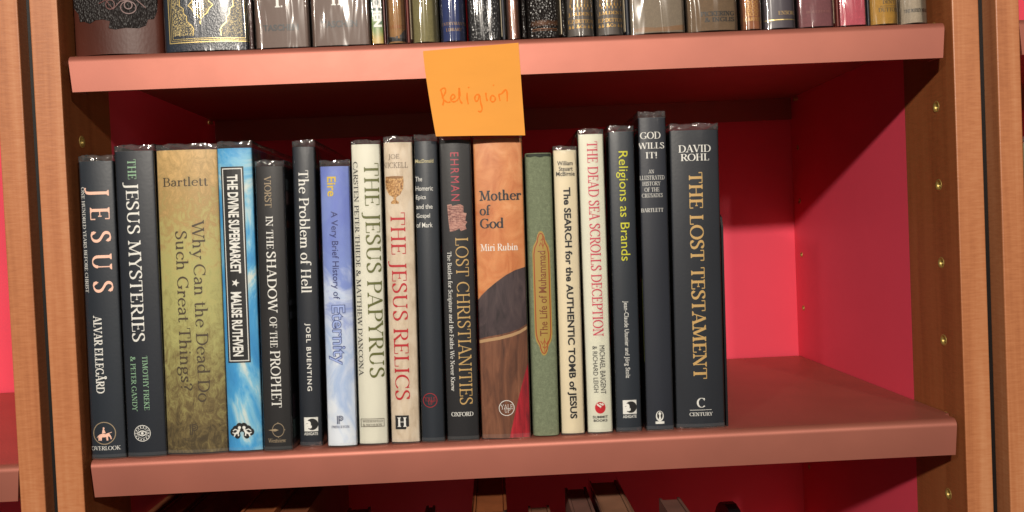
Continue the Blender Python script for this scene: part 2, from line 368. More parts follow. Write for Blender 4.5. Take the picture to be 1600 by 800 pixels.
def book(name, tl, tr, bl, br, Y, mat, label, jtop=None, film=5, bulge=.0018, r=.0012, fm=None, depth=.155, group=None, zb=0, height=None, jacket=True, cat='book', pages=None, ft=.0005, mtop=None):
    """corner pixels of the spine -> a book standing at depth Y on the board at height zb"""
    b = Book(); b.y = Y
    a, c, d_, e = [ony(p[0], p[1], Y) for p in (tl, tr, bl, br)]
    xt = (a.x + c.x) / 2; xb = (d_.x + e.x) / 2; zt = (a.z + c.z) / 2; zb_ = (d_.z + e.z) / 2
    b.w = ((c.x - a.x) + (e.x - d_.x)) / 2 - .0004; b.h = (height or (zt - zb)); b.bulge = bulge; b.r = min(r, b.w * .3)
    lean = math.atan2(xt - xb, zt - zb_); xbase = xb + (zb - zb_) * math.tan(lean)
    b.o = empty(name, (xbase, Y, zb + abs(math.sin(lean)) * b.w / 2 + .0002), (0, lean, 0)); tag(b.o, label, cat, group)
    b.inv = (Matrix.Translation(b.o.location) @ Matrix.Rotation(lean, 4, 'Y')).inverted()
    g = .0006; bt = .0024; hw = b.w / 2; fy = bulge + b.r
    kz = .0035 if jacket else .0008
    mesh_obj('page_block', box_bm(-hw + bt + g, hw - bt - g, fy + .003, depth - .004, .004, b.h - .004), pages or M_PAGES, b.o)
    if jacket:
        cov = join([box_bm(-hw + g, -hw + bt, fy + .0005, depth, .0005, b.h - .0012), box_bm(hw - bt, hw - g, fy + .0005, depth, .0005, b.h - .0012), box_bm(-hw + bt + .0001, hw - bt - .0001, fy + .0005, fy + .0025, .0008, b.h - .0015)])
        mesh_obj('cover', cov, M_BOARD, b.o)
        bm = ushell(b, 0, .0012, b.h, depth, [0, .33, .66, 1])
        mesh_obj('dust_jacket', bm, mat, b.o, True)
    else:
        bm = ushell(b, 0, .0006, b.h, depth, [0, .004, .02, .35, .65, .98, .996, 1], zfun=None)
        # covering material over boards of real thickness
        bm = join([bm, box_bm(-hw + .0001, -hw + bt, fy + .0005, depth - .0001, .0007, b.h - .0001), box_bm(hw - bt, hw - .0001, fy + .0005, depth - .0001, .0007, b.h - .0001), box_bm(-hw + bt + .0001, hw - bt - .0001, fy + .0005, fy + .0025, .0008, b.h - .0003)])
        mesh_obj('cover', bm, mat, b.o, True)
    if film is not None:
        bm = ushell(b, ft, 0, b.h + film * PX, depth + .002, [0, .006, .015, .03, .2, .5, .8, .93, .955, .97, .98, .99, 1], nx=36, wob=.00034 if film else .0002, seed=int(tl[0]), fold=film > 0)
        for fc in bm.faces:
            zc = fc.calc_center_median().z
            if zc > b.h - .0006 or (zc < .0032 and film > 0): fc.material_index = 1
        f = mesh_obj('plastic_cover', bm, [fm or FILM[int(tl[0]) % 3], RIM], b.o, True)
    return b
GR = 'books in clear plastic covers on the middle shelf'
white = ink('white', srgb(232, 232, 228)); cream = ink('cream', srgb(246, 205, 186)); gold = ink('gold', srgb(205, 172, 112)); red = ink('red', srgb(190, 40, 50))
green = ink('pale_green', srgb(150, 190, 158)); tan = ink('tan', srgb(170, 152, 125)); brown = ink('brown', srgb(82, 70, 52)); yellow = ink('yellow', srgb(216, 214, 50))
navyink = ink('navy', srgb(50, 60, 100)); black = ink('print_black', srgb(28, 28, 30)); crimson = ink('crimson', srgb(200, 60, 80)); pinkred = ink('pink_red', srgb(205, 80, 100)); olive = ink('olive', srgb(104, 108, 52))
NEAR_BLACK = paper('charcoal_jacket', srgb(33, 43, 55), .37, .10, 40, .8); BLUE_BLACK = paper('blue_black_jacket', srgb(24, 33, 46), .37, .1, 40, .8); SOFT_BLACK = paper('soft_black_jacket', srgb(40, 39, 41), .4, .1, 40, .5)
# ================================================================== THE BOOKCASES
H = .3131; FH = .0283; XW = .345; BACK = .366
def plank(name, x0, x1, y0, y1, z0, z1, mat, parent, bev=.0009): return mesh_obj(name, box_bm(x0, x1, y0, y1, z0, z1, bev, 2), mat, parent)
def insert_bm():
    bm = bmesh.new(); n = 20; rr = [(.0019, .006), (.0026, .0008), (.0036, -.0004), (.0043, -.0002), (.0043, .006)]
    rings = [[bm.verts.new((d, r_ * math.cos(2 * math.pi * k / n), r_ * math.sin(2 * math.pi * k / n))) for k in range(n)] for r_, d in rr]
    for i in range(len(rings) - 1):
        for k in range(n): bm.faces.new((rings[i][k], rings[i][(k + 1) % n], rings[i + 1][(k + 1) % n], rings[i + 1][k]))
    bm.faces.new(rings[0]); return bm
INS = None
def side_panel(bc, side, xin, xout, holes=True):
    """wood upright, with drilled shelf-pin holes carrying brass inserts; side = +1 its inner face looks left"""
    global INS
    lo, hi = min(xin, xout), max(xin, xout)
    zr = [.2501 + .0636 * k for k in range(-8, 5)]
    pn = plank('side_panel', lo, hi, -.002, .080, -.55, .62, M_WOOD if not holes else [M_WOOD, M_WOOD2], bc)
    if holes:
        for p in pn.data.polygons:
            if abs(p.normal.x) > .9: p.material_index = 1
    rl = mesh_obj('lining_panel', box_bm(lo + (.0002 if side > 0 else 0), hi - (.0002 if side < 0 else 0), .0786, BACK - .0003, -.55, .62), M_RED, bc)
    if holes:
        cut = bmesh.new()
        for z in zr:
            for y in (.0265, .3440):
                r_ = bmesh.ops.create_cone(cut, cap_ends=True, segments=20, radius1=.0047 if y < .1 else .0031, radius2=.0047 if y < .1 else .0031, depth=.016)
                bmesh.ops.transform(cut, verts=r_['verts'], matrix=Matrix.Translation((xin, y, z)) @ Matrix.Rotation(R(90), 4, 'Y'))
        c = mesh_obj('cutter', cut, M_DARKHOLE)
        for o in (pn, rl):
            m = o.modifiers.new('b', 'BOOLEAN'); m.object = c; m.operation = 'DIFFERENCE'; m.solver = 'EXACT'
            dg = bpy.context.evaluated_depsgraph_get(); me = bpy.data.meshes.new_from_object(o.evaluated_get(dg)); o.modifiers.clear(); o.data = me
        bpy.data.objects.remove(c)
        if INS is None:
            INS = mesh_obj('brass_insert', insert_bm(), M_BRASS); first = True; base = INS
            for p in INS.data.polygons: p.use_smooth = len(p.vertices) == 4
        for z in zr:
            for y, s_ in ((.0265, 1), (.3440, .66)):
                if base_used[0]: o = INS.copy(); COL.objects.link(o)
                else: o = INS; base_used[0] = True
                o.parent = pn if y < .1 else rl; o.location = (xin, y, z); o.scale = (side, s_ * 1.12, s_ * 1.12)
base_used = [False]
def pin(bc, x, y, z, side):
    bm = bmesh.new(); r_ = bmesh.ops.create_cone(bm, cap_ends=True, segments=14, radius1=.0023, radius2=.0023, depth=.0045)
    bmesh.ops.transform(bm, verts=r_['verts'], matrix=Matrix.Translation((x - side * .0022, y, z)) @ Matrix.Rotation(R(90), 4, 'Y'))
    return mesh_obj('shelf_pin', bm, M_BRASS, bc, False)
bc = empty('bookcase', (0, 0, 0)); tag(bc, 'cherry wood bookcase with a red lined recess, the whole one in the middle', 'bookcase', 'bookcases standing side by side')
side_panel(bc, -1, -XW, -.366); side_panel(bc, 1, XW, .366)
mesh_obj('back_panel', box_bm(-.366, .366, BACK, BACK + .012, -.55, .62), M_RED, bc)
mesh_obj('filler_strip', box_bm(-.3748, -.3662, .011, .02, -.55, .62), M_BLACK, bc)
mesh_obj('filler_strip', box_bm(.3662, .3792, .016, .025, -.55, .62), M_BLACK, bc)
for zz in (0, H):
    for s_ in (-1, 1):
        for y in (.0265, .34): pin(bc, s_ * XW, y, zz - .0062, s_)
bl_ = empty('bookcase', (-.3845, 0, 0)); tag(bl_, 'neighbouring wood bookcase at the far left edge, one upright and a red sliver showing', 'bookcase', 'bookcases standing side by side')
br_ = empty('bookcase', (.3885, 0, 0)); tag(br_, 'neighbouring wood bookcase at the far right edge, its upright standing past the black gap', 'bookcase', 'bookcases standing side by side')
for root, xa, xb, s_ in ((bl_, -.394, -.375, 1), (br_, .3795, .398, -1)):
    ox = root.location.x; far = (-.394 - .69) if s_ == 1 else (.398 + .69)
    lo, hi = xa - ox, xb - ox
    plank('side_panel', lo, hi, -.002, .080, -.55, .62, M_WOOD, root)
    mesh_obj('lining_panel', box_bm(lo, hi, .0803, BACK - .0003, -.55, .62), M_RED, root)
    e0, e1 = sorted((xb - ox if s_ == 1 else xa - ox, far - ox))
    mesh_obj('back_panel', box_bm(e0, e1, BACK, BACK + .012, -.55, .62), M_RED, root)
    f0, f1 = sorted((far - ox, far - ox - s_ * .021)); plank('side_panel', f0, f1, -.002, .366 - .0003, -.55, .62, M_WOOD, root)
def shelf(name, x0, x1, z, label):
    """folded tray: board, rounded nose, drop front with cut-back ends, rear turn-down"""
    o = empty(name, ((x0 + x1) / 2, 0, z)); hw = (x1 - x0) / 2
    prof = [(.361, -.0275), (.361, 0), (.0205, 0), (.020, 0), (.006, 0)]
    for k in range(1, 9):
        a = R(90 * k / 8); prof.append((.006 - .006 * math.sin(a), -.006 + .006 * math.cos(a)))
    prof.append((0, -FH))
    bm = bmesh.new(); rows = []
    for (y, zz) in prof:
        ins = .0022 * min(1, max(0, -zz) / FH) if y < .0203 else (x0 + hw - (x0 + x1) / 2 - .0042)
        rows.append([bm.verts.new((sx * (hw - ins), y, zz)) for sx in (-1, 1)])
    for (y, zz) in [(.0022, -FH), (.0022, -.006), (.006, -.0024), (.020, -.0024), (.0205, -.0024), (.3588, -.0024), (.3588, -.0275)]:
        ins = .0022 * min(1, max(0, -zz) / FH) if y < .0203 else (x0 + hw - (x0 + x1) / 2 - .0042)
        rows.append([bm.verts.new((sx * (hw - ins), y, zz)) for sx in (-1, 1)])
    n_ = len(rows); prf = prof + [(.0022, -FH), (.0022, -.006), (.006, -.0024), (.020, -.0024), (.0205, -.0024), (.3588, -.0024), (.3588, -.0275)]
    for i in range(n_): bm.faces.new((rows[i][0], rows[i][1], rows[(i + 1) % n_][1], rows[(i + 1) % n_][0]))
    # sheet edge at both ends: quads between the outer and the inner skin
    K = n_ - 7   # outer points 0..K-1, inner points K..n_-1 (front foot first)
    for q_ in (0, 1):
        V = lambda *ix: bm.faces.new([rows[k][q_] for k in ix])
        V(0, 1, n_ - 2, n_ - 1); V(1, 2, n_ - 3, n_ - 2); V(3, 4, K + 2, K + 3)
        bm.faces.new([rows[k][q_] for k in range(4, K - 1)] + [rows[K + 1][q_], rows[K + 2][q_]]); V(K - 2, K - 1, K, K + 1)
        V(2, 3, K + 3, K + 4)
    t_ = mesh_obj('tray', bm, M_SHELF, o, True)
    for s_ in (-1, 1):   # end returns of the drop front
        bm = box_bm(s_ * (hw - .0038) - .0008, s_ * (hw - .0038) + .0008, .0024, .020, -FH + .001, -.0024); mesh_obj('end_return', bm, M_SHELF, o)
    tag(o, label, 'shelf', 'copper coloured shelves'); return o
def smooth_by_angle(o):
    pass
shelf('shelf', -.34, .34, 0, 'pinkish copper shelf under the row of plastic covered religion books')
shelf('shelf', -.34, .34, H, 'pinkish copper shelf above the orange note, carrying the older books')
shelf('shelf', -.34, .34, -.3131, 'copper shelf hidden below, under the dark lowest row of books')
shelf('shelf', -1.08, -.3947, .0, 'copper shelf of the left neighbour bookcase, its end beside the upright')
shelf('shelf', .3985, 1.084, H, 'copper shelf of the right neighbour bookcase, its end at the edge of the view')
# ================================================================== THE MIDDLE ROW
# 1
b = book('book', (121, 253), (175, 252), (141, 714), (197, 711), .004, BLUE_BLACK if 0 else NEAR_BLACK, 'black book with one huge widely spaced pink word, first in the row beside the upright', film=9, group=GR)
T(b, 'JESUS', 154, 293, 457, 38, cream, Tk=13, tk=5, track=42)
T(b, 'ONE HUNDRED YEARS BEFORE CHRIST', 132, 293, 457, 5.5, white, name='subtitle')
T(b, 'ALVAR ELLEGÅRD', 156.5, 493, 615, 18, white, name='author_name', Tk=17, tk=7)
d = Flat(); d.ring(0, 0, 1, .08)
el = Flat(); el.poly([(-.6, -.45), (-.6, .05), (-.45, .2), (-.1, .28), (.2, .22), (.4, .1), (.42, -.45), (.25, -.45), (.22, -.1), (-.2, -.1), (-.25, -.45), (-.42, -.45), (-.45, -.15), (-.46, -.45)])
el.poly([(.2, .25), (.45, .35), (.6, .2), (.72, -.05), (.78, -.3), (.68, -.35), (.6, -.1), (.45, -.02), (.3, .05)]); el.poly([(-.2, .3), (-.1, .75), (.02, .8), (.1, .55), (.2, .32)]); el.strip([(.5, .3), (.8, .42)], .07)
el.strip([(-.6, .05), (-.72, -.15)], .06); el.disc(0, .85, .1)
D(b, d, 163, 677, 36, 36, tan); D(b, el, 163, 678, 24, 21, cream)
TA(b, 'OVERLOOK', 142, 188, 697, 703.5, white, name='publisher_name')
# 2
b = book('book', (177, 237), (239, 236), (198, 712), (260, 709), .004, BLUE_BLACK, 'black book with a small green word above tall white capitals, round white seal near foot', film=9, group=GR)
T(b, 'THE', 206, 249, 280, 13, green); T(b, 'JESUS MYSTERIES', 209, 285, 534, 25, white, Tk=12, tk=5)
T(b, 'TIMOTHY FREKE', 228, 556, 641, 8.5, green, name='author_name'); T(b, '& PETER GANDY', 209, 557, 643, 8.5, green, name='author_name')
d = Flat(); d.ring(0, 0, 1, .09); d.ring(0, 0, .62, .05); d.ring(0, 0, .42, .07, ry=.25); d.disc(0, 0, .17); d.strip([(-.62, 0), (-.4, .22), (0, .36), (.4, .22), (.62, 0)], .07); d.strip([(-.62, 0), (-.4, -.22), (0, -.36), (.4, -.22), (.62, 0)], .07)
for k in range(14):
    a = 2 * math.pi * k / 14; d.rect(.81 * math.cos(a) - .06, .81 * math.sin(a) - .09, .81 * math.cos(a) + .06, .81 * math.sin(a) + .09)
D(b, d, 222.5, 677, 26, 26, white)
# 3
mB = multi('gold_parchment_jacket', [(.14, srgb(84, 72, 48)), (.26, srgb(124, 108, 70)), (.38, srgb(160, 152, 98)), (.5, srgb(182, 180, 120)), (.62, srgb(188, 180, 120)), (.72, srgb(178, 152, 100)), (.9, srgb(214, 182, 126))], 170, (1, 1, .6), .38, detail=9, rg=.78, grad=(.0, .235, .66), dist=1.2)
b = book('book', (240, 236), (339, 234), (260, 712), (355, 709), .004, mB, 'thick mottled gold and olive book with two dark lines of title running down', film=9, bulge=.003, group=GR)
TA(b, 'Bartlett', 254, 324, 276, 291, brown, name='author_name', Tk=11, tk=4.5)
T(b, 'Why Can the Dead Do', 312, 344, 629, 25, brown, Tk=11, tk=4.5); T(b, 'Such Great Things?', 285, 361, 611, 25, brown, Tk=11, tk=4.5)
def pmark(): d = Flat(); d.rect(0, 0, .12, 1.2); d.rect(.22, 0, .34, 1.2); d.strip([(.34, 1.15), (.62, 1.15), (.82, 1), (.82, .68), (.62, .5), (.34, .5)], .12); d.strip([(.34, .95), (.55, .95), (.62, .88), (.62, .76), (.55, .7), (.34, .7)], .1); return d
D(b, pmark(), 303, 671, 13, 17, brown); TA(b, 'PRINCETON', 285, 321, 684, 688.5, brown, name='publisher_name')
# 4
mS = multi('blue_sky_jacket', [(.28, srgb(46, 134, 196)), (.45, srgb(80, 168, 216)), (.52, srgb(140, 198, 222)), (.58, srgb(215, 222, 216)), (.75, srgb(226, 220, 206))], 20, (1, 1, .5), .35, dist=1.5)
b = book('book', (337, 233), (393, 231), (356, 707), (411, 703), .0045, mS, 'bright sky blue book with a tall black framed title panel down its spine', film=10, group=GR)
def quad(P):
    d = Flat(); d.poly(P); return d
def Dpoly(b, P, col, name, lift=.0001, parent=None):
    """outline in photograph pixels laid on the spine"""
    L = [loc(b, *p) for p in P]; d = Flat(); d.poly(L); xs = [p[0] for p in L]; zs = [p[1] for p in L]
    return place_flat(b, name, d, col, ((min(xs) + max(xs)) / 2, (min(zs) + max(zs)) / 2, max(xs) - min(xs), max(zs) - min(zs)), lift, parent)
d = Flat(); d.rect(0, 0, 1, 1); D(b, d, 368, 414, 35.5, 307, black, 'title_panel', .0001)
d = Flat(); d.frame(0, 0, 36, 307, 1.6); D(b, d, 368, 414, 31, 302, white, 'panel_border', .00016)
T(b, 'THE DIVINE SUPERMARKET', 365.6, 273, 427, 17, white, 'g', bold=3.2); T(b, 'MALISE RUTHVEN', 370.6, 456, 557, 17, white, 'g', name='author_name', bold=3.2)
d = Flat(); d.poly([((1 if k % 2 == 0 else .42) * math.cos(R(36 * k)), (1 if k % 2 == 0 else .42) * math.sin(R(36 * k))) for k in range(10)]); D(b, d, 368.5, 442, 12, 12, white, 'star')
d = Flat()
for x, y, r_ in ((-.55, 0, .42), (.55, 0, .42), (-.2, .25, .38), (.2, .25, .38), (-.85, -.12, .3), (.85, -.12, .3), (-.45, -.35, .3), (.45, -.35, .3)): d.disc(x, y, r_, n=14)
D(b, d, 378, 673, 38, 25, black, 'emblem', .00014)
d = Flat()
for s_ in (-1, 1):
    d.disc(s_ * .2, .35, .14); d.strip([(s_ * .2, .2), (s_ * .35, -.05), (s_ * .6, -.2), (s_ * .85, -.1)], [.16, .22, .16, .08]); d.strip([(s_ * .3, .1), (s_ * .6, .2), (s_ * .8, .05)], .1)
    d.strip([(s_ * .35, -.1), (s_ * .3, -.4)], .12); d.strip([(s_ * .6, -.2), (s_ * .7, -.45)], .12)
D(b, d, 378, 674, 31, 17, white, 'emblem', .00024)
# 5
b = book('book', (397, 261), (443, 260), (412, 707), (457, 704), .0030, SOFT_BLACK, 'short soft black book with a tan name above white roman capitals and a compass mark', film=9, group=GR)
T(b, 'VIORST', 418.5, 275, 324, 11, tan, name='author_name'); T(b, 'IN THE', 421.5, 338, 389, 11.5, white); T(b, 'SHADOW', 425, 393, 489, 15, white); T(b, 'OF THE', 427.5, 495, 543, 11.5, white); T(b, 'PROPHET', 431, 548, 637, 16, white)
d = Flat(); d.ring(0, 0, 1, .1); d.poly([(-1.8, 0), (-.5, .2), (.1, 0), (-.5, -.2)])
for a in (0, 90, 180, 270): d.strip([(.95 * math.cos(R(a)), .95 * math.sin(R(a))), (1.2 * math.cos(R(a)), 1.2 * math.sin(R(a)))], .12)
D(b, d, 432, 672, 27, 25, tan); TA(b, 'Westview', 419, 447, 685, 691.5, tan, name='publisher_name')
for q, (y0_, y1_, c_) in enumerate(((281, 298, (176, 190, 196)), (300, 320, (196, 160, 160)), (345, 356, (150, 90, 60)), (468, 476, (150, 158, 172)), (486, 497, (150, 158, 172)), (613, 650, (120, 96, 116)), (652, 680, (150, 178, 180)), (682, 698, (110, 90, 108)))):
    # printed picture on the front board, seen past the set-back neighbour
    p0 = onx(447, y0_, b.o.location.x + b.w / 2); z1_, z0_ = [(b.inv @ ony(448, yy, .02)).z for yy in (y0_, y1_)]
    mesh_obj('cover_picture', box_bm(b.w / 2 + .00002, b.w / 2 + .00012, .006, .12, z0_, z1_), ink('pic%s' % 'abcdefgh'[q], srgb(*c_)), b.o)
# 6
b = book('book', (455, 231), (492, 229), (468, 702), (504, 699), .012, BLUE_BLACK, 'slim tall black book with a white mixed case title and a square white publisher mark', film=10, group=GR)
T(b, 'The Problem of Hell', 476.8, 265, 459, 17, white, Tk=13); T(b, 'JOEL BUENTING', 481.7, 504, 612, 9.5, white, 'g', name='author_name', bold=2, track=.25)
def ashgate(b, cx, cy, s_):
    d = Flat(); d.rect(-1, -1, 1, 1); D(b, d, cx, cy, s_, s_ * 1.02, white, 'publisher_mark', .00014)
    d = Flat(); d.disc(.25, .12, .72); D(b, d, cx + s_ * .08, cy, s_ * .86, s_ * .84, black, 'publisher_mark', .00018)
    TA(b, 'a', cx - s_ * .46, cx + s_ * .06, cy - s_ * .26, cy + s_ * .3, white, 'g', 'publisher_mark', bold=5, lift=.00026)
    TA(b, 'ASHGATE', cx - s_ * .5, cx + s_ * .5, cy + s_ * .56, cy + s_ * .78, white, 'g', 'publisher_name', bold=2)
ashgate(b, 486, 663, 22)
mcop = multi('copper_figure_print', [(.35, srgb(40, 24, 18)), (.5, srgb(120, 66, 40)), (.65, srgb(190, 128, 92))], 120, (1, 1, 1), .4)
for y0_, y1_ in ((275, 330), (380, 405), (590, 640)):
    z1_, z0_ = [(b.inv @ ony(497, yy, .02)).z for yy in (y0_, y1_)]
    mesh_obj('cover_picture', box_bm(b.w / 2 + .00002, b.w / 2 + .00012, .010, .12, z0_, z1_), mcop, b.o)
# 7
mE = multi('lavender_cloud_jacket', [(.2, srgb(226, 232, 240)), (.34, srgb(178, 198, 228)), (.44, srgb(206, 216, 234)), (.56, srgb(138, 158, 214)), (.8, srgb(118, 136, 206))], 26, (1, 1, .8), .38, grad=(.0, .225, .6), dist=1)
b = book('book', (498, 261), (546, 260), (512, 702), (558, 698), .0045, mE, 'lavender blue book with painted clouds and a small yellow name at its head', film=9, group=GR)
T(b, 'Eire', 518, 276, 307, 14, ink('mustard', srgb(216, 190, 70)), 'g', name='author_name', bold=2); T(b, 'A Very Brief History of', 522.5, 330, 468, 13.5, ink('deep_blue', srgb(52, 60, 120)), 'g', name='subtitle', bold=.5)
T(b, 'Eternity', 526.6, 476, 571, 28, ink('slate_blue', srgb(78, 92, 146)), 'g', bold=3.4); T(b, 'Eternity', 526.6, 477.1, 569.9, 25.8, ink('pale_blue', srgb(170, 188, 232)), 'g', bold=-.2, lift=.00028)
D(b, pmark(), 531.5, 656, 10, 13, navyink); TA(b, 'PRINCETON', 518, 546, 665, 669, navyink, name='publisher_name')
# 8
IV = paper('ivory_jacket', srgb(222, 221, 208), .45, .03, 30)
b = book('book', (547, 227), (594, 225), (561, 694), (607, 691), .0065, IV, 'ivory book with large olive capitals and a thin dark author line beside them', film=6, group=GR)
T(b, 'THE JESUS PAPYRUS', 582, 254, 592, 29, olive, Tk=12, tk=4); T(b, "CARSTEN PETER THIEDE & MATTHEW D'ANCONA", 559.6, 252, 589, 7.5, black, name='author_name', Tk=12)
d = Flat(); d.frame(0, 0, 37, 13, .7); D(b, d, 582, 660.5, 37, 13, brown, 'publisher_mark'); TA(b, 'WEIDENFELD', 566, 598, 656, 660, brown, name='publisher_name'); TA(b, '& NICOLSON', 567, 597, 662, 666, brown, name='publisher_name')
z1_, z0_ = [(b.inv @ ony(600, yy, .02)).z for yy in (560, 650)]
mesh_obj('cover_picture', box_bm(b.w / 2 + .00002, b.w / 2 + .00012, .008, .12, z0_, z1_), mcop, b.o)
# 9
LN = multi('linen_print_jacket', [(.3, srgb(196, 180, 158)), (.5, srgb(214, 200, 180)), (.7, srgb(222, 212, 196))], 170, (1, 1, .4), .45)
b = book('book', (597, 224), (645, 222), (612, 691), (656, 688), .0065, LN, 'beige linen look book with a small golden goblet above red capitals', film=9, group=GR)
g_ = ink('grey_brown', srgb(118, 102, 88)); TA(b, 'JOE', 606, 624, 241, 250, g_, name='author_name', Tk=9, tk=5); TA(b, 'NICKELL', 597.5, 637, 253.5, 262.5, g_, name='author_name', Tk=9, tk=5)
gb = multi('hammered_gold_print', [(.35, srgb(120, 78, 36)), (.5, srgb(186, 140, 80)), (.65, srgb(226, 190, 130))], 700, rough=.4)
d = Flat(); d.poly([(-.95, 1), (-1, .6), (-.92, .1), (-.6, -.35), (-.15, -.52), (-.15, -.72), (-.42, -.86), (-.42, -1), (.42, -1), (.42, -.86), (.15, -.72), (.15, -.52), (.6, -.35), (.92, .1), (1, .6), (.95, 1)])
D(b, d, 616.5, 297, 29, 43, gb, 'goblet_picture'); d = Flat(); d.disc(0, 0, 1, .16); D(b, d, 616.5, 277, 27, 4, ink('goblet_rim', srgb(150, 108, 60)), 'goblet_picture', .0003)
T(b, 'THE JESUS RELICS', 622.5, 331, 627, 29, red, Tk=11, tk=4)
d = Flat(); d.poly([(-1, -1), (.55, -1), (.6, -.7), (1, -.6), (1, 1), (-1, 1)]); D(b, d, 628.4, 660, 21.5, 22, black, 'publisher_mark', .00014); TA(b, 'H', 621, 635.5, 652, 667, white, name='publisher_mark', Tk=16, tk=6, lift=.00024)
# 10
b = book('book', (646, 222), (683, 220), (658, 688), (696, 684), .0065, NEAR_BLACK, 'narrow black book with a stack of short white words and a red ring mark', film=10, group=GR, bulge=.0022)
TA(b, 'MacDonald', 648.5, 677, 248.5, 254.5, ink('pale_gold', srgb(214, 204, 160)), 'g', 'author_name', bold=1)
for s_, a_, c_, y0_, y1_ in (('The', 648.5, 659.5, 276, 283.5), ('Homeric', 649, 676.5, 290.5, 298), ('Epics', 649.5, 665.5, 304.5, 313.5), ('and the', 650, 676, 319, 326.5), ('Gospel', 650.5, 672, 333.5, 342.5), ('of Mark', 650.5, 676, 347.5, 355.5)): TA(b, s_, a_, c_, y0_, y1_, white, 'g', bold=1)
def yale(b, cx, cy, r_, col):
    d = Flat(); d.ring(0, 0, 1, .09); D(b, d, cx, cy, 2 * r_, 2 * r_, col, 'publisher_mark')
    TA(b, 'YALE', cx - r_ * .78, cx + r_ * .78, cy - r_ * .45, cy + r_ * .15, col, name='publisher_mark', Tk=9, tk=6); TA(b, 'UP', cx - r_ * .25, cx + r_ * .45, cy + r_ * .05, cy + r_ * .6, col, name='publisher_mark', Tk=9, tk=6)
yale(b, 672, 625.5, 11.5, red)
# 11
b = book('book', (685, 220), (736, 218), (699, 685), (749, 681), .0065, paper('brown_black_jacket', srgb(36, 36, 40), .38, .15, 40), 'black book with a pink papyrus scrap pictured above thin gold capitals', film=6, group=GR)
T(b, 'EHRMAN', 710.8, 238, 314, 13, ink('rose', srgb(190, 66, 84)), 'g', name='author_name', track=.3)
pap = multi('papyrus_print', [(.35, srgb(120, 70, 66)), (.5, srgb(184, 136, 124)), (.65, srgb(206, 164, 148))], 500, (.5, 1, 2), .5)
Dpoly(b, [(698.5, 320), (705, 319), (707, 322), (713, 320), (719, 319), (724, 322), (724, 332), (729, 333), (727, 344), (730, 347), (727, 352), (729, 358), (720, 361), (718, 357), (710, 361), (703, 362), (701, 348)], pap, 'papyrus_picture')
d = Flat()
rr = random.Random(3)
for k in range(9):
    for q in range(7):
        if rr.random() < .75: d.rect(q * 1.0, k * 1.0, q + rr.uniform(.4, .85), k + .35)
D(b, d, 713, 335, 22, 22, ink('scrap_ink', srgb(120, 72, 68)), 'papyrus_picture', .00024)
T(b, 'LOST CHRISTIANITIES', 725, 370, 634, 21, gold, Tk=10, tk=5); T(b, 'The Battles for Scripture and the Faiths We Never Knew', 704.5, 392, 613, 9, white, name='subtitle', Tk=13, tk=6)
TA(b, 'OXFORD', 705, 740, 643.5, 650.5, white, name='publisher_name', Tk=16, tk=7)
# 12
OR = multi('ochre_wall_print_jacket', [(.3, srgb(190, 112, 58)), (.48, srgb(208, 140, 86)), (.6, srgb(216, 154, 100)), (.75, srgb(226, 174, 126))], 60, (1, 1, .8), .4, detail=9, dist=1)
b = book('book', (738, 218), (816, 216), (753, 685), (830, 681), .0070, OR, 'wide orange book with a painted dark robe and red cloth across its lower half', film=6, group=GR, bulge=.0018)
RB = multi('dark_robe_print', [(.35, srgb(44, 32, 36)), (.5, srgb(70, 54, 58)), (.7, srgb(92, 74, 74))], 50, (2.2, 1, .5), .42, detail=8, dist=1.5); BR = multi('brown_robe_print', [(.3, srgb(80, 46, 32)), (.5, srgb(122, 76, 52)), (.7, srgb(150, 100, 72))], 60, (2.4, 1, .35), .42, detail=8, dist=1)
RD = multi('red_cloth_print', [(.3, srgb(110, 12, 26)), (.5, srgb(170, 22, 40)), (.7, srgb(196, 40, 56))], 90, (4, 1, .3), .42)
Dpoly(b, [(739, 478), (745.5, 471), (752, 462), (762, 452), (775, 441), (790, 430), (805, 422), (823.5, 416), (830, 414), (832, 506), (813, 516), (800, 521), (780, 526), (763, 529), (748, 533), (741, 534)], RB, 'robe_picture', .00008)
Dpoly(b, [(742, 531), (747.6, 530), (763, 526), (780, 523), (800, 518), (813, 513), (826, 504), (832, 502), (836, 684), (747, 685)], BR, 'robe_picture', .00012)
L = [(742, 533), (748, 532), (763, 529), (780, 526), (800, 521), (813, 516), (826, 508), (832, 505)]
Dpoly(b, L + [(x, y + 5) for x, y in reversed(L)], ink('hem', srgb(186, 152, 112)), 'hem_picture', .00016)
Dpoly(b, [(831, 548), (826.8, 562), (820, 585), (812, 615), (804, 650), (796.5, 684), (836, 683)], RD, 'cloth_picture', .00016)
dk = ink('dark_slate', srgb(36, 38, 46))
TA(b, 'Mother', 748.5, 815, 296, 313.5, dk, Tk=16, tk=7); TA(b, 'of', 749, 767, 320, 336.5, dk, Tk=16, tk=7); TA(b, 'God', 749.5, 786.5, 340, 357, dk, Tk=16, tk=7); TA(b, 'Miri Rubin', 750.5, 809.5, 380, 392, white, name='author_name')
yale(b, 791.7, 637.5, 12.5, white)
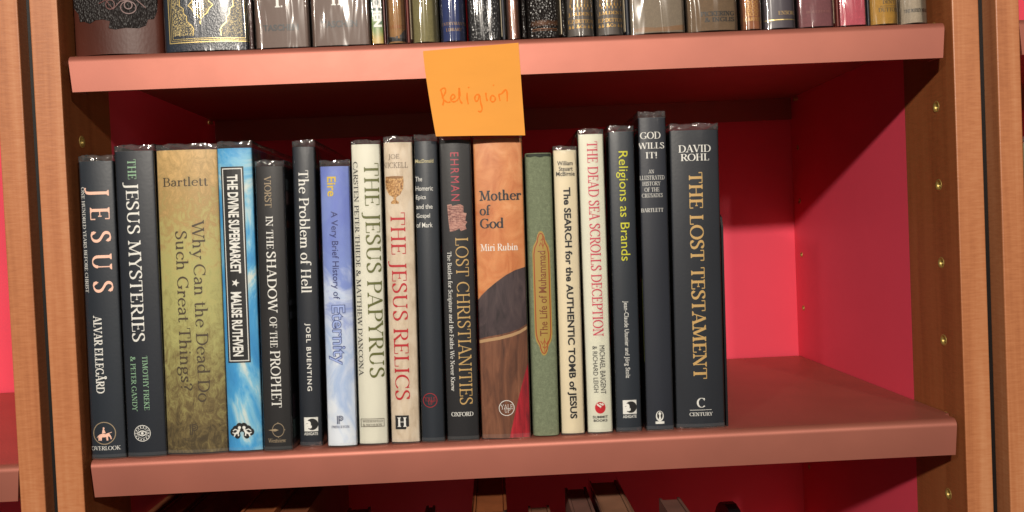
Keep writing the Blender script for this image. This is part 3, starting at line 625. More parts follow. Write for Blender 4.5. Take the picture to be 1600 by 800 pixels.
# 13  cloth binding, no plastic
GC = None
def cloth(name, c, rough=.75, amp=.0002, sc=2200, var=.2):
    m, nt, bb = newmat(name)
    tc = nt.nodes.new('ShaderNodeTexCoord'); hs = []
    for dr in ('X', 'Z'):
        wv = nt.nodes.new('ShaderNodeTexWave'); wv.bands_direction = dr; wv.inputs['Scale'].default_value = sc / 6.3; wv.inputs['Distortion'].default_value = 1.5; wv.inputs['Detail Scale'].default_value = 2
        nt.links.new(tc.outputs['Object'], wv.inputs[0]); hs.append(wv.outputs['Fac'])
    mm = nt.nodes.new('ShaderNodeMath'); mm.operation = 'MULTIPLY'; nt.links.new(hs[0], mm.inputs[0]); nt.links.new(hs[1], mm.inputs[1])
    n_ = noise(nt, 420, (1, 1, 1), 6, .8); ad = nt.nodes.new('ShaderNodeMix'); ad.inputs[0].default_value = .55; nt.links.new(mm.outputs[0], ad.inputs[2]); nt.links.new(n_, ad.inputs[3])
    c2 = tuple(x * (1 - var * 1.6) for x in c[:3]) + (1,); c3 = tuple(min(1, x * (1 + var * 1.5)) for x in c[:3]) + (1,)
    nt.links.new(ramp(nt, ad.outputs[0], [(.28, c2), (.45, c), (.62, c3)]), bb.inputs['Base Color']); bb.inputs['Roughness'].default_value = rough; bb.inputs['Specular IOR Level'].default_value = .3
    bump(nt, bb, mm.outputs[0], amp); MATS[name] = m; return m
GC = cloth('green_book_cloth', srgb(134, 145, 117), var=.3)
b = book('book', (821, 240), (861.5, 239), (833, 681), (875.5, 677), .0075, GC, 'worn green cloth book without plastic, a tan cartouche stamped on its spine', film=None, jacket=False, bulge=.002, r=.003, group='old cloth bound books')
ed = ink('worn_edge', srgb(36, 44, 34), .7)
d = Flat(); d.poly([(-1, 1), (-1, -.2), (-.7, -.6), (-.3, -.2), (.1, -.8), (.5, -.3), (1, -.5), (1, 1)]); D(b, d, 841.5, 243, 39, 6, ed, 'worn_edge')
c_out = []; 
def cart(w_, h_):
    P = []
    for sx, sy in ((1, 1), (1, -1), (-1, -1), (-1, 1)):
        seq = [(0, h_), (w_ * .22, h_ - 1.5), (w_ * .42, h_ - 7), (w_ * .5, h_ - 14), (w_ * .86, h_ - 23), (w_, h_ - 33)]
        seq = [(x * sx, y * sy) for x, y in seq]
        P += seq if sx * sy > 0 else seq[::-1]
    return P
d = Flat(); d.poly(cart(12.5, 98)); D(b, d, 847.5, 458.5, 28, 198, ink('tan_stamp', srgb(168, 138, 66), .5), 'cartouche', .00012)
d = Flat(); d.strip(cart(11.3, 95), 1.7, True); D(b, d, 847.5, 458.5, 25, 192, ink('rust_line', srgb(156, 74, 36)), 'cartouche_border', .0002)
for yy, s_ in ((378, 1), (539, -1)):
    d = Flat(); d.strip([(0, 1), (0, -1)], .16); d.strip([(-1, -.6), (-.5, -.1), (0, -.7), (.5, -.1), (1, -.6)], .18); d.strip([(-.5, .2), (0, .5), (.5, .2)], .15)
    if s_ < 0: d.v = [(x, -y, e) for x, y, e in d.v]
    D(b, d, 848 + (0 if s_ > 0 else 3), yy, 13, 22, ink('rust_line', srgb(156, 74, 36)), 'cartouche_motif', .0002)
T(b, 'The Life of Muhammad', 848, 391, 526, 12.5, ink('stamp_brown', srgb(124, 72, 34)), 'g', mode='up', bold=1)
# 14
b = book('book', (864, 236), (901, 234), (877, 676), (915, 672), .0085, paper('cream_jacket', srgb(226, 215, 188), .45, .04, 30), 'cream book with a bold black title and three short lines of name at its head', film=6, group=GR)
for s_, a_, c_, y0_, y1_ in (('William', 870.5, 895, 251.5, 258.5), ('Steuart', 873, 895, 260, 267), ('McBirnie', 868.8, 898.4, 268, 275)): TA(b, s_, a_, c_, y0_, y1_, black, 'g', 'author_name', bold=1.2)
T(b, 'The SEARCH for the AUTHENTIC TOMB of JESUS', 889.5, 290, 658, 14.5, black, 'g', bold=3)
# 15
b = book('book', (903, 211), (943, 209), (918, 673), (959, 669), .0085, paper('greenish_ivory_jacket', srgb(222, 222, 206), .45, .03, 30), 'off white book with tall pinkish red capitals, its slack plastic cover ballooning at the top', film=8, group=GR)
T(b, 'THE DEAD SEA SCROLLS DECEPTION', 930, 219, 528, 17.5, pinkred, Tk=13, tk=5); T(b, 'MICHAEL BAIGENT', 941.8, 539, 616.5, 8.5, black, 'g', name='author_name'); T(b, '& RICHARD LEIGH', 930.5, 540, 614, 7.5, black, 'g', name='author_name')
d = Flat(); d.disc(0, 0, 1); D(b, d, 938, 637, 17, 19, ink('signal_red', srgb(200, 30, 44)), 'publisher_mark', .00012)
d = Flat(); d.poly([(0, -.15), (-.75, 1.2), (-.4, 1.75), (0, 1.9), (.4, 1.75), (.75, 1.2)]); D(b, d, 938, 633.5, 12.5, 9, ink('paper_white', srgb(230, 228, 220)), 'publisher_mark', .0002); TA(b, 'S', 934.5, 941.5, 628.5, 637.5, red, name='publisher_mark', lift=.0003)
TA(b, 'SUMMIT', 926, 950.5, 649.5, 653.5, black, 'g', 'publisher_name', bold=2); TA(b, 'BOOKS', 927.5, 949.5, 655, 659, black, 'g', 'publisher_name', bold=2)
# slack film lobe hanging off the head of this book
bm = bmesh.new(); N = 10; hw = b.w / 2; rows = []
for k in range(9):
    t_ = k / 8; zz = b.h - .028 + .031 * t_; bul = .0052 * math.sin(math.pi * min(1, t_ * 1.05)) ** .7; row = []
    for i in range(N + 1):
        u = i / N; row.append(bm.verts.new((-hw - .0008 - bul * math.sin(math.pi * u * .6 + .5) * (1 if t_ < .97 else .6) + .0045 * (t_ > .95) * u, .0005 + .02 * u, zz + .001 * math.sin(u * 7))))
    rows.append(row)
for k in range(8):
    for i in range(N): bm.faces.new((rows[k][i], rows[k][i + 1], rows[k + 1][i + 1], rows[k + 1][i]))
mesh_obj('plastic_flap', bm, FILM[1], b.o, True)
# 16
b = book('book', (950, 207), (991, 205), (963, 674), (1004, 671), .0090, NEAR_BLACK, 'black book with a lime yellow title running down', film=9, group=GR)
T(b, 'Religions as Brands', 973.5, 235, 409, 19, yellow, 'g'); T(b, 'Jean-Claude Usunier and Jörg Stolz', 978.7, 469, 592, 9.5, white, 'g', name='author_name', bold=.5)
ashgate(b, 984, 636, 22)
# 17
b = book('book', (997.5, 185), (1040, 183), (1010, 674), (1055, 671), .0085, paper('slate_jacket', srgb(41, 46, 58), .38, .1, 40), 'tallest dark slate book with several short centred lines of white capitals at its head', film=9, group=GR)
for s_, a_, c_, y0_, y1_ in (('GOD', 1000, 1032.5, 206, 217), ('WILLS', 996.8, 1038.5, 222.5, 232.5), ('IT!', 1009, 1026.5, 237.5, 247.5)): TA(b, s_, a_, c_, y0_, y1_, white, Tk=14)
for s_, a_, c_, y0_, y1_ in (('AN', 1013, 1022, 265, 271), ('ILLUSTRATED', 998, 1039, 274, 281), ('HISTORY', 1004, 1032.5, 283.5, 290), ('OF THE', 1007, 1030.5, 293, 299.5), ('CRUSADES', 1003, 1036, 302, 308.5)): TA(b, s_, a_, c_, y0_, y1_, white, name='subtitle', Tk=11)
TA(b, 'BARTLETT', 1002, 1037, 325, 331.5, white, name='author_name')
d = Flat(); d.disc(0, .25, .9, 1.25); d.rect(-1, -1.6, 1, -1.0); D(b, d, 1031, 652, 14, 21, white, 'publisher_mark', .00014)
d = Flat(); d.disc(0, 0, .6, 1); D(b, d, 1031, 649, 9, 13, black, 'publisher_mark', .0002); d = Flat(); d.poly([(-.3, -1), (-.15, 0), (-.4, .5), (0, 1), (.4, .5), (.15, 0), (.3, -1)]); D(b, d, 1031, 649, 5, 12, white, 'publisher_mark', .00028)
d = Flat(); d.rect(0, 0, 1, 1); 
z1_, z0_ = [(b.inv @ ony(998, yy, .009)).z for yy in (436, 566)]
mesh_obj('cover_edge', box_bm(-b.w / 2 - .00012, -b.w / 2 - .00002, .002, .12, z0_, z1_), ink('olive_green', srgb(96, 104, 40)), b.o)
# 18
b = book('book', (1046, 205), (1124, 203), (1058, 670), (1134, 666), .0095, paper('dark_slate_jacket', srgb(41, 46, 55), .36, .1, 40), 'thick dark book with big gold capitals, last in the row beside the empty space', film=10, group=GR, bulge=.0024)
TA(b, 'DAVID', 1060, 1111.5, 226, 238, white, name='author_name', Tk=14); TA(b, 'ROHL', 1063.5, 1108.5, 240, 251.5, white, name='author_name', Tk=14)
T(b, 'THE LOST TESTAMENT', 1090.5, 266, 596, 23, gold, Tk=15, tk=6)
TA(b, 'C', 1088.5, 1102, 621.5, 637, white, name='publisher_mark', Tk=16); d = Flat(); d.rect(0, 0, 1, 1); D(b, d, 1095, 640.5, 35, .8, white, 'publisher_rule'); TA(b, 'CENTURY', 1077, 1114.5, 644, 650, white, name='publisher_name', Tk=15, tk=7)
# ------------------------------------------------------------------ bookend
p = ony(1131, 331, .014); q = ony(1139, 658, .014)
be = empty('bookend', (q.x, .014, .0)); tag(be, 'thin black metal bookend standing against the last thick dark book', 'bookend')
hh = p.z; bm = bmesh.new(); pts = [(0, 0), (.105, 0), (.105, hh - .02), (.098, hh - .006), (.085, hh), (.012, hh), (.003, hh - .004), (0, hh - .012)]
f = bm.faces.new([bm.verts.new((0, y, z)) for y, z in pts]); r_ = bmesh.ops.extrude_face_region(bm, geom=[f])
bmesh.ops.translate(bm, verts=[v for v in r_['geom'] if isinstance(v, bmesh.types.BMVert)], vec=(.0016, 0, 0)); bmesh.ops.recalc_face_normals(bm, faces=bm.faces[:])
lean = math.atan2(p.x - q.x, hh)
for v in bm.verts: v.co.x += -.0022 + math.tan(lean) * v.co.z * .9
mesh_obj('upright_plate', bm, ink('black_steel', srgb(22, 23, 26), .35), be)
# ================================================================== THE NOTE
def note_pt(u, v, lift=0):
    """u left-right, v top-bottom of the sticky note; its lower part hangs free of the board's drop front and curls"""
    tl, tr, bl2, br2 = (-.0683, .3057), (.0057, .3093), (-.0611, .2392), (.0077, .2374)
    ww = v ** 1.35
    xl = tl[0] + (bl2[0] - tl[0]) * ww; xr = tr[0] + (br2[0] - tr[0]) * v
    zl = tl[1] + (bl2[1] - tl[1]) * v; zr_ = tr[1] + (br2[1] - tr[1]) * v
    x = xl + (xr - xl) * u; z = zl + (zr_ - zl) * u
    y = -.0005 - .0075 * max(0, v - .42) ** 1.6 * (1.25 - .5 * u) - .0014 * math.sin(math.pi * u) * v - lift
    return Vector((x, y, z))
nt_o = empty('sticky_note', (-.031, 0, .3073)); tag(nt_o, 'orange sticky note with a handwritten word, stuck to the front of the upper shelf', 'sticky note')
bm = bmesh.new(); N = 16; g = [[bm.verts.new(note_pt(i / N, j / N) - nt_o.location) for i in range(N + 1)] for j in range(N + 1)]
for j in range(N):
    for i in range(N): bm.faces.new((g[j][i], g[j + 1][i], g[j + 1][i + 1], g[j][i + 1]))
mesh_obj('paper', bm, paper('orange_note_paper', srgb(232, 156, 62), .7, .03, 60, .3, .00004, 700, (.3, 1, 1)), nt_o, True)
STR = [[(180, 572), (184, 545), (176, 512), (168, 488)], [(166, 492), (180, 478), (194, 482), (194, 500), (184, 520), (178, 530), (192, 548), (210, 556), (222, 552)],
       [(222, 542), (240, 534), (246, 520), (234, 513), (224, 526), (226, 546), (242, 553), (258, 545)], [(258, 546), (272, 520), (272, 490), (268, 480), (268, 510), (274, 545), (286, 563)],
       [(312, 503), (313, 535), (319, 566)], [(319, 471), (322, 477)], [(380, 515), (364, 514), (354, 530), (358, 548), (370, 546), (380, 520), (386, 556), (394, 592), (384, 608), (372, 603)],
       [(414, 503), (416, 525), (422, 549)], [(452, 516), (442, 524), (440, 544), (452, 553), (464, 545), (464, 528), (452, 518)], [(454, 460), (458, 464)], [(492, 548), (486, 515), (500, 508), (522, 486), (530, 505), (530, 550)]]
bm = bmesh.new()
for k, s_ in enumerate(STR):
    P = crom([((x / 3.478 + 640), y / 3.478) for x, y in s_], 6); prev = None
    for i, (px, py) in enumerate(P):
        a = P[max(0, i - 1)]; c = P[min(len(P) - 1, i + 1)]; dx, dy = c[0] - a[0], c[1] - a[1]; l = math.hypot(dx, dy) or 1; hw_ = 1.35 * (.85 + .2 * math.sin(i * .7 + k))
        pr = []
        for s2 in (-1, 1):
            X = px - dy / l * hw_ * s2; Y_ = py + dx / l * hw_ * s2; w3 = ony(X, Y_, -.002)
            v = (.3075 - w3.z) / .0692; u = 0
            for _ in range(4):
                A = note_pt(0, v); B_ = note_pt(1, v); u = (w3.x - A.x) / (B_.x - A.x); C_ = note_pt(u, v); v += (C_.z - w3.z) / .0692
            pr.append(bm.verts.new(note_pt(u, v, .00012 + k * .000004) - nt_o.location))
        if prev: bm.faces.new((prev[0], prev[1], pr[1], pr[0]))
        prev = pr
for f in bm.faces:
    f.normal_update()
    if f.normal.y > 0: f.normal_flip()
mesh_obj('handwriting', bm, ink('orange_marker', srgb(236, 122, 8), .8), nt_o, closed=False)
# ================================================================== THE UPPER ROW
GT = 'older books on the upper shelf'
def leather(name, c, amp=.0006, sc=500, rough=.35, var=.15):
    m, nt, bb = newmat(name); tc = nt.nodes.new('ShaderNodeTexCoord'); vo = nt.nodes.new('ShaderNodeTexVoronoi'); vo.inputs['Scale'].default_value = sc
    vo.feature = 'F1'; mp = nt.nodes.new('ShaderNodeMapping'); mp.inputs['Scale'].default_value = (1, 1, .6); nt.links.new(tc.outputs['Object'], mp.inputs[0]); nt.links.new(mp.outputs[0], vo.inputs['Vector'])
    c2 = tuple(x * (1 - var) for x in c[:3]) + (1,); c3 = tuple(min(1, x * (1 + var)) for x in c[:3]) + (1,)
    nt.links.new(ramp(nt, noise(nt, 40, (1, 1, .4), 6), [(.3, c2), (.7, c3)]), bb.inputs['Base Color']); bb.inputs['Roughness'].default_value = rough
    bump(nt, bb, vo.outputs['Distance'], amp); MATS[name] = m; return m
def up(x0, x1, yb, mat, label, Y=.004, film=True, bulge=.003, r=.003, hgt=.215, fm=None, jacket=False, depth=.15, dx=0):
    # a shelf-height book: its head is above the view
    z = H; a = ony(x0, yb, Y); c = ony(x1, yb, Y); sl = .045
    b = book('book', (x0 - 5 + dx, yb - 100), (x1 - 5 + dx, yb - 100 - (x1 - x0) * .04), (x0, yb), (x1, yb - (x1 - x0) * .04), Y, mat, label, film=(0 if film else None), jacket=jacket, bulge=bulge, r=r, fm=fm or WRAP[int(x0) % 3], zb=H, height=hgt, group=GT, depth=depth, ft=.0006)
    return b
BRN = leather('oxblood_leather', srgb(76, 38, 29), .00005, 500, .42); BRN.node_tree.nodes['Principled BSDF'].inputs['Specular IOR Level'].default_value = .28
b = up(108, 250, 84, BRN, 'large oxblood leather book with flaking black tooling, first on the upper shelf', Y=.005, film=False, bulge=.008, r=.004)
WK = leather('flaking_black_tooling', srgb(32, 27, 27), .0012, 700, .5, .5)
Dpoly(b, [(108, -160), (246, -160), (240, 15), (236, 27), (228, 28), (225, 38), (215, 43), (196, 43), (180, 46), (170, 44), (172, 33), (160, 30), (148, 31), (138, 36), (128, 32), (120, 32), (118, 20), (107, 8)], WK, 'tooling', .0004)
d = Flat(); d.ring(0, 0, 1, .12, ry=.8); d.ring(0, .3, .5, .12); d.ring(-2.4, .4, .6, .12); d.strip([(-4, .6), (-3, 1), (-2, -.2), (-1, .8), (1, 1.1), (2.2, 0)], .12); D(b, d, 190, 10, 70, 24, ink('worn_red', srgb(92, 40, 34)), 'tooling', .0008)
NV = leather('navy_leatherette', srgb(24, 38, 56), .0001, 900, .3)
b = up(254, 388, 80, NV, 'navy book richly stamped with gold borders and a central medallion, wrapped in shiny plastic', bulge=.004, fm=WRAP[1])
gl = ink('gold_leaf', srgb(206, 184, 120), .35, .6); spk = multi('gold_scroll_stamp', [(.5, srgb(24, 38, 56)), (.55, srgb(196, 176, 116)), (.62, srgb(214, 196, 140))], 1100, rough=.4, detail=2)
z0t = 63
d = Flat(); d.frame(0, 0, 124, 240, 1.5); d.frame(3.5, 3.5, 120.5, 236.5, .7); d.frame(6, 6, 118, 234, .7); D(b, d, 320, 63 - 120 + 1, 124, 240, gl, 'gold_border')
for s_ in (-1, 1):
    P = [(s_ * 54, 0), (s_ * 22, 0), (s_ * 20, 10), (s_ * 24, 16), (s_ * 31, 22), (s_ * 31, 30), (s_ * 36, 34), (s_ * 36, 42), (s_ * 42, 46), (s_ * 42, 110), (s_ * 54, 110)]
    d = Flat(); d.poly(P); D(b, d, 320 + s_ * 37.5 + 1, 54 - 54, 33, 110, spk, 'gold_scrollwork', .00014)
    d = Flat(); d.strip([(abs(x) * s_, y) for x, y in P[1:10]], 1.2); D(b, d, 320 + s_ * 31 + 1, 0, 22, 110, gl, 'gold_border', .0003)
P = [(0, -24), (5, -17), (10, -14), (14, -6), (20, 0), (14, 6), (10, 14), (5, 17), (0, 24), (-5, 17), (-10, 14), (-14, 6), (-20, 0), (-14, -6), (-10, -14), (-5, -17)]
d = Flat(); d.poly(P); D(b, d, 313, 8, 36, 40, spk, 'gold_medallion', .00014); d = Flat(); d.strip(P, 1.3, True); D(b, d, 313, 8, 40, 45, gl, 'gold_medallion', .0003)
d = Flat(); d.disc(0, 0, .6, 1.4); D(b, d, 313, 35, 2.2, 6, gl, 'gold_medallion')
up(389, 397.5, 75, leather('dark_red_leatherette', srgb(70, 30, 26), .0003, 900, .3), 'very thin dark red book squeezed beside the navy and gold one', Y=.006, bulge=.001, r=.001)
TAUPE = paper('taupe_cloth', srgb(104, 80, 69), .5, .05, 30); TSI = ink('taupe_ink', srgb(42, 42, 46))
b = up(398, 485, 71, TAUPE, 'taupe boxed volume marked with a white roman numeral one', bulge=.001, fm=WRAP[0]); TA(b, 'I', 429, 437, -14, 11.5, white, Tk=14); d = Flat(); d.disc(0, 0, 1); D(b, d, 440, 10, 3, 3, white, 'title'); TA(b, 'TASCHEN', 411, 466, 38, 48, TSI, 'g', 'publisher_name', bold=4)
b = up(486.5, 580, 68, TAUPE, 'taupe boxed volume marked with a white roman numeral two', bulge=.001, fm=WRAP[2]); TA(b, 'II', 517, 534, -16, 8, white, Tk=14); d = Flat(); d.disc(0, 0, 1); D(b, d, 537, 6.5, 3, 3, white, 'title'); TA(b, 'TASCHEN', 502, 558, 32, 42.5, TSI, 'g', 'publisher_name', bold=4)
GP = multi('green_picture_print', [(.2, srgb(190, 160, 70)), (.35, srgb(110, 140, 60)), (.5, srgb(40, 80, 70)), (.7, srgb(50, 70, 66))], 60, (1, 1, .6), .35, grad=(0, .05, .6))
b = up(581, 600, 65, GP, 'thin green picture book with white block letters down its spine', bulge=.0005, r=.001); T(b, 'TASCHEN', 588.5, -34, 42, 13, white, 'g', name='publisher_name', bold=6)
up(600.5, 604, 65, leather('wine_leatherette', srgb(90, 36, 32), .0001), 'sliver of a wine red book between the green and the tan one', Y=.006, bulge=.0003, r=.0006, film=False)
TN = cloth('tan_book_cloth', srgb(176, 132, 82), .6, .0001)
b = up(604.5, 636, 65, TN, 'tan cloth book with a torn grey patch at its foot', bulge=.004); Dpoly(b, [(606, 56), (616, 58), (626, 54), (631, 46), (634, 45), (637, 53), (638, 64), (605, 65)], paper('torn_grey', srgb(92, 90, 92), .7), 'torn_patch', .00014)
TA(b, 'JAMES', 607, 632, 39, 45, ink('faded_rust', srgb(170, 96, 50)), name='publisher_name'); Dpoly(b, [(605, 58), (621, 60), (636, 59), (637, 64), (605, 65)], black, 'torn_patch', .0003)
up(636.5, 641, 64, paper('maroon_cloth', srgb(110, 44, 36), .5), 'narrow maroon book beside the tan torn one', Y=.005, bulge=.0006, r=.0008, film=False)
up(642, 687, 64, cloth('khaki_book_cloth', srgb(140, 132, 88), .6, .0001), 'plain khaki cloth book in glossy plastic', bulge=.005, fm=WRAP[1])
b = up(688, 729, 62.5, cloth('royal_blue_cloth', srgb(44, 62, 120), .6, .00008), 'royal blue cloth book with two faint gold lines near its foot', bulge=.005, fm=WRAP[0]); gg = ink('dull_gold', srgb(176, 140, 96)); TA(b, "EVERYMAN'S", 690, 727, 34, 39, gg, name='publisher_name', Tk=15); TA(b, 'LIBRARY', 697, 722, 43.5, 48.5, gg, name='publisher_name', Tk=15)
PB = leather('pebbled_black_leather', srgb(30, 30, 34), .0007, 620, .27)
up(732, 784, 61, PB, 'pebbled black leather book glaring with light', Y=.005, bulge=.003, fm=WRAP[1])
up(785, 791, 60, M_BLACK if 0 else paper('ink_blue_strip', srgb(34, 38, 48), .5), 'thin blue black strip standing for the dark edge of the pebbled leather book', Y=.007, film=False, bulge=.0008, r=.001)  # separate slab that plays the dark edge of the pebbled book
up(792, 815, 59, leather('copper_brown_leatherette', srgb(142, 90, 68), .0002, 900, .3), 'narrow copper brown book in plastic', bulge=.0035, fm=WRAP[2])
PB2 = leather('grained_black_leather', srgb(30, 26, 25), .0009, 620, .27)
up(816, 823.5, 58, PB2, 'narrow black leather strip standing for the left side of the gilt banded book', Y=.006, film=False, bulge=.001, r=.0012)  # left side of the banded book, built as a slab of its own
b = up(824, 878, 56, PB2, 'grained black leather book with a dull bronze band near its foot', Y=.005, film=False, bulge=.006)
brz = ink('bronze', srgb(104, 66, 40), .5, .3); d = Flat()
for k in range(26):
    x = -1 + 2 * k / 25; d.ring(x, .1 * math.sin(k * 2.1), .055, .02, 8, .3); 
d.rect(-1, -.72, 1, -.62); d.rect(-1, -.9, 1, -.84); D(b, d, 851, 39, 42, 17, brz, 'bronze_band')
up(879, 884.5, 56, PB2, 'thin black strip standing for the dark left edge of the grey gilt pair', Y=.006, film=False, bulge=.0008, r=.001)  # slab in place of the dark strip left of the gilt pair
GRY = paper('mole_grey_cloth', srgb(92, 84, 78), .5, .08)
for k, (xa, xb_, yy, lb) in enumerate(((885, 931, 54, 'grey brown book with gold pattern and lettering, the left one of the gilt pair'), (932.5, 977, 52, 'grey brown book with gold pattern and lettering, the right one of the gilt pair'))):
    b = up(xa, xb_, yy, GRY, lb, bulge=.0045, fm=WRAP[(k * 2) % 3]); c_ = (xa + xb_) / 2; gl2 = ink('bright_gold', srgb(202, 160, 84), .4, .3); s0 = -2 * k
    TA(b, 'J.M.DENT', xa + 3, xb_ - 3, 19 + s0, 25.5 + s0, gl2, name='publisher_name', Tk=16, tk=8); TA(b, 'E.P.DUTTON', xa + 3, xb_ - 3, 30 + s0, 36 + s0, gl2, name='publisher_name', Tk=16, tk=8); TA(b, '&Co', c_ - 7, c_ + 8, 38.5 + s0, 44 + s0, gl2, name='publisher_name', Tk=16, tk=8)
    d = Flat()
    for q in (-1, -.72, .72, 1): d.disc(q, -.2, .1, .5); d.disc(q, .3, .05, .5)
    D(b, d, c_, 41.5 + s0, 38, 5.5, gl2, 'gold_ornament'); d = Flat()
    for q in range(7):
        x = q - 3; d.strip([(x, -1), (x + .25, 0), (x - .15, 1), (x + .2, 2.2)], .14); d.strip([(x + .5, -1), (x + .3, .6), (x + .6, 2)], .1); d.disc(x, -1.3, .2, .25); d.disc(x + .45, -1.7, .14, .2)
    D(b, d, c_, -8 + s0, 38, 46, gl2, 'gold_ornament')
up(978.5, 984.5, 50, paper('ink_blue_strip', srgb(34, 38, 48), .5), 'dark strip filling the shaded gap before the wide grey cloth book', Y=.007, film=False, bulge=.0006, r=.001)  # no book here: dark colour painted in for the shade of the gap
b = up(985.5, 1073, 50, cloth('stone_grey_cloth', srgb(144, 130, 112), .6, .0001), 'wide stone grey cloth book with a brown stain along its foot', bulge=.003, fm=WRAP[1]); Dpoly(b, [(990, 46), (1005, 42), (1025, 43), (1045, 41), (1070, 37), (1072, 45), (1040, 48.5), (990, 50)], paper('brown_stain', srgb(138, 104, 70), .6), 'stain', .00012)
b = up(1075, 1157, 46, cloth('drab_brown_cloth', srgb(124, 100, 74), .6, .0001), 'wide drab brown cloth book with black block lettering', bulge=.004, fm=WRAP[0]); TA(b, 'PICKERING', 1095, 1149, 17, 24.5, black, name='publisher_name', Tk=18, tk=9); TA(b, '& INGLIS', 1101, 1149, 26.5, 33.5, black, name='publisher_name', Tk=18, tk=9)
b = up(1160, 1194, 42, cloth('rust_cloth', srgb(160, 100, 62), .6, .0001), 'rust orange book with a gold scroll panel', bulge=.003, fm=WRAP[2]); d = Flat()
for k in range(12):
    for q in range(3): d.ring(q * 1.0 + .3 * (k % 2), k * 1.0, .38, .13, 10)
D(b, d, 1174, -12, 22, 74, gl2, 'gold_ornament'); TA(b, 'HARPER', 1163, 1190, 27, 32.5, gl2, name='publisher_name')
b = up(1195, 1247, 41, paper('grey_purple_cloth', srgb(82, 74, 84), .45), 'grey purple book with one gold rule near its foot', bulge=.0035, fm=WRAP[1]); TA(b, 'ENSOR', 1216, 1243, 16.5, 22.5, gold, name='author_name'); d = Flat(); d.rect(0, 0, 1, 1); D(b, d, 1221, 30.5, 50, 1.6, gl, 'gold_rule')
b = up(1249, 1306, 38.5, cloth('mauve_cloth', srgb(134, 80, 86), .6, .0001), 'mauve cloth book with faded lettering in crumpled plastic', bulge=.002, fm=WRAP[0]); TA(b, 'HOUGHTON', 1260, 1298, 16, 20, ink('faded_rose', srgb(150, 96, 90)), name='publisher_name')
up(1307.5, 1312, 37, paper('maroon_cloth', srgb(110, 44, 36), .5), 'narrow maroon book left of the pink one', Y=.006, bulge=.0006, r=.0008, film=False)
up(1313, 1354, 36.5, cloth('pink_cloth', srgb(196, 92, 108), .6, .00008), 'flat pink cloth book without lettering', bulge=.0006, r=.001, fm=FILM[0])
up(1355.5, 1360, 35, paper('ink_blue_strip', srgb(34, 38, 48), .5), 'thin dark book between the pink and the mustard one', Y=.007, film=False, bulge=.0006, r=.001)
b = up(1361.5, 1408, 34.5, cloth('mustard_cloth', srgb(186, 142, 52), .6, .00008), 'mustard yellow book with dark lettering and a rule', bulge=.003, fm=WRAP[2]); TA(b, 'DENT', 1379, 1399, 0, 5.5, brown, name='publisher_name'); TA(b, 'DUTTON', 1373, 1405, 11.5, 18, brown, name='publisher_name'); d = Flat(); d.rect(0, 0, 1, 1); D(b, d, 1389, 9, 28, .7, brown, 'title_rule')
b = up(1409.5, 1457, 33, cloth('pale_stone_cloth', srgb(178, 164, 144), .6, .00008), 'pale stone cloth book, last on the upper shelf', bulge=.006, fm=WRAP[0]); TA(b, 'THE BODLEY HEAD', 1415, 1452, 13, 18.5, black, name='publisher_name', Tk=18, tk=9)
# a book of the right neighbour, its edge just inside the view
shelf('shelf', .3985, 1.084, .0, 'copper shelf of the right neighbour bookcase, out of sight behind the upright')
nb = book('book', (1600, 224), (1642, 222), (1614, 640), (1658, 637), .012, paper('khaki_jacket', srgb(128, 124, 92), .45), 'khaki book under plastic in the right neighbour bookcase, cut by the edge of the view', film=12)
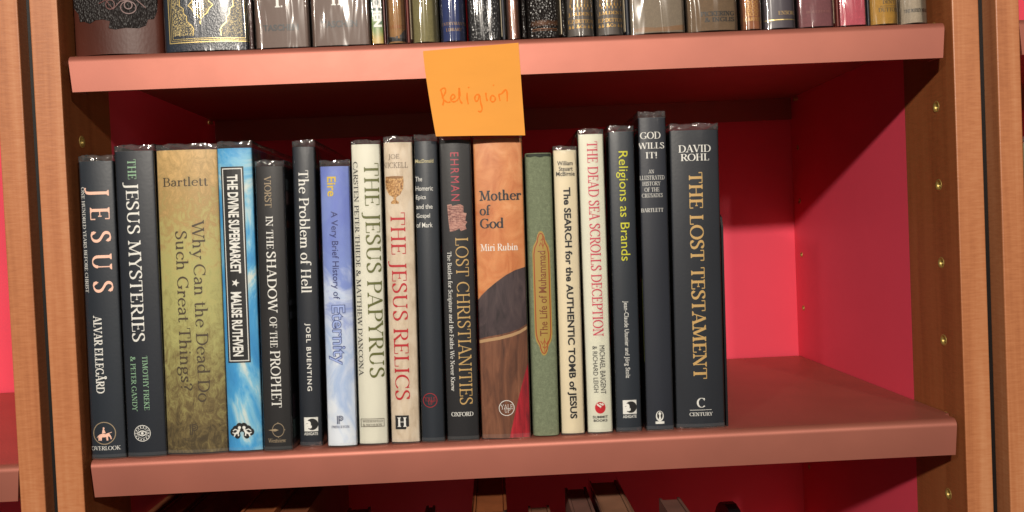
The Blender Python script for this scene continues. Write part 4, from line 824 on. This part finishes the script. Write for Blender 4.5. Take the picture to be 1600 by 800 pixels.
# ================================================================== THE LOWEST ROW (heads only, in the shade of the shelf)
GL = 'dim books on the lowest shelf'
zl = -.3131
def low(px0, px1, ytop_px, ztop, mat, label, film=False, front=.01):
    a = onz(px0, 800, ztop); c = onz(px1, 800, ztop); w_ = c.x - a.x; o = empty('book', ((a.x + c.x) / 2, front, zl + .0003)); tag(o, label, 'book', GL)
    dep = min(.30, (onz((px0 + px1) / 2, ytop_px, ztop).y) - front) if ytop_px else .26
    h_ = ztop - zl; b = Book(); b.o = o; b.w = w_; b.h = h_; b.bulge = .002; b.r = .0015; b.y = front
    mesh_obj('page_block', box_bm(-w_ / 2 + .003, w_ / 2 - .003, .006, dep - .003, .004, h_ - .0012), mat, o)
    hw = w_ / 2; bm = join([ushell(b, 0, .0006, h_, dep, [0, .3, .7, 1]), box_bm(-hw + .0001, -hw + .0024, .004, dep - .0001, .0007, h_ - .0001), box_bm(hw - .0024, hw - .0001, .004, dep - .0001, .0007, h_ - .0001)]); mesh_obj('cover', bm, mat, o, True)
    if film:
        bm = ushell(b, .0005, 0, h_ + .003, dep + .001, [0, .05, .5, .9, .96, .98, 1], wob=.0003, seed=px0, fold=1); mesh_obj('plastic_cover', bm, FILM[0], o, True)
LB = [paper('low_brown', srgb(150, 86, 50), .5), paper('low_umber', srgb(128, 74, 48), .5), paper('low_tan', srgb(146, 104, 80), .55), paper('low_grey', srgb(118, 84, 74), .5)]
low(212, 246, 0, -.075, LB[1], 'dark umber book head nearest the left wall of the lowest row'); low(250, 284, 0, -.07, LB[0], 'brown book head second along the left of the lowest row')
low(290, 316, 0, -.072, LB[1], 'narrow umber book head left of a dark gap in the lowest row'); low(376, 428, 0, -.066, LB[0], 'broad brown book head right of the dark gap in the lowest row')
low(431, 480, 0, -.07, LB[1], 'umber book head beside the broad brown one in the lowest row'); low(542, 576, 793, -.10, LB[3], 'low grey brown book head barely showing under the shelf')
low(664, 678, 790, -.10, LB[2], 'thin tan book head barely showing under the shelf'); low(738, 792, 0, -.062, LB[0], 'tall brown book head under plastic, below the orange robe book', True)
low(826, 860, 790, -.10, LB[2], 'small tan book head right of the tall brown one in the lowest row'); low(893, 930, 761, -.08, LB[3], 'grey brown book head left of its plastic covered neighbour in the lowest row')
low(938, 988, 750, -.075, LB[2], 'tan book head under shiny plastic in the lowest row', True); low(1043, 1078, 777, -.09, LB[3], 'last grey brown book head standing alone before the empty red back')
bm = bmesh.new(); pts = [(0, 0)] + [(.05 - .05 * math.cos(R(a)), .14 + .05 * math.sin(R(a)) ) for a in range(0, 181, 15)] + [(.1, 0)]
f = bm.faces.new([bm.verts.new((0, y, z)) for y, z in pts]); r_ = bmesh.ops.extrude_face_region(bm, geom=[f]); bmesh.ops.translate(bm, verts=[v for v in r_['geom'] if isinstance(v, bmesh.types.BMVert)], vec=(.012, 0, 0)); bmesh.ops.recalc_face_normals(bm, faces=bm.faces[:])
q = ony(1132, 788, .21); o = mesh_obj('bookend', bm, ink('black_steel', srgb(22, 23, 26), .35), None); o.location = (q.x, .16, zl + .0003); s_ = (q.z - zl) / .19; o.scale = (1, 1, s_); tag(o, 'round topped black bookend at the end of the dim lowest row', 'bookend')
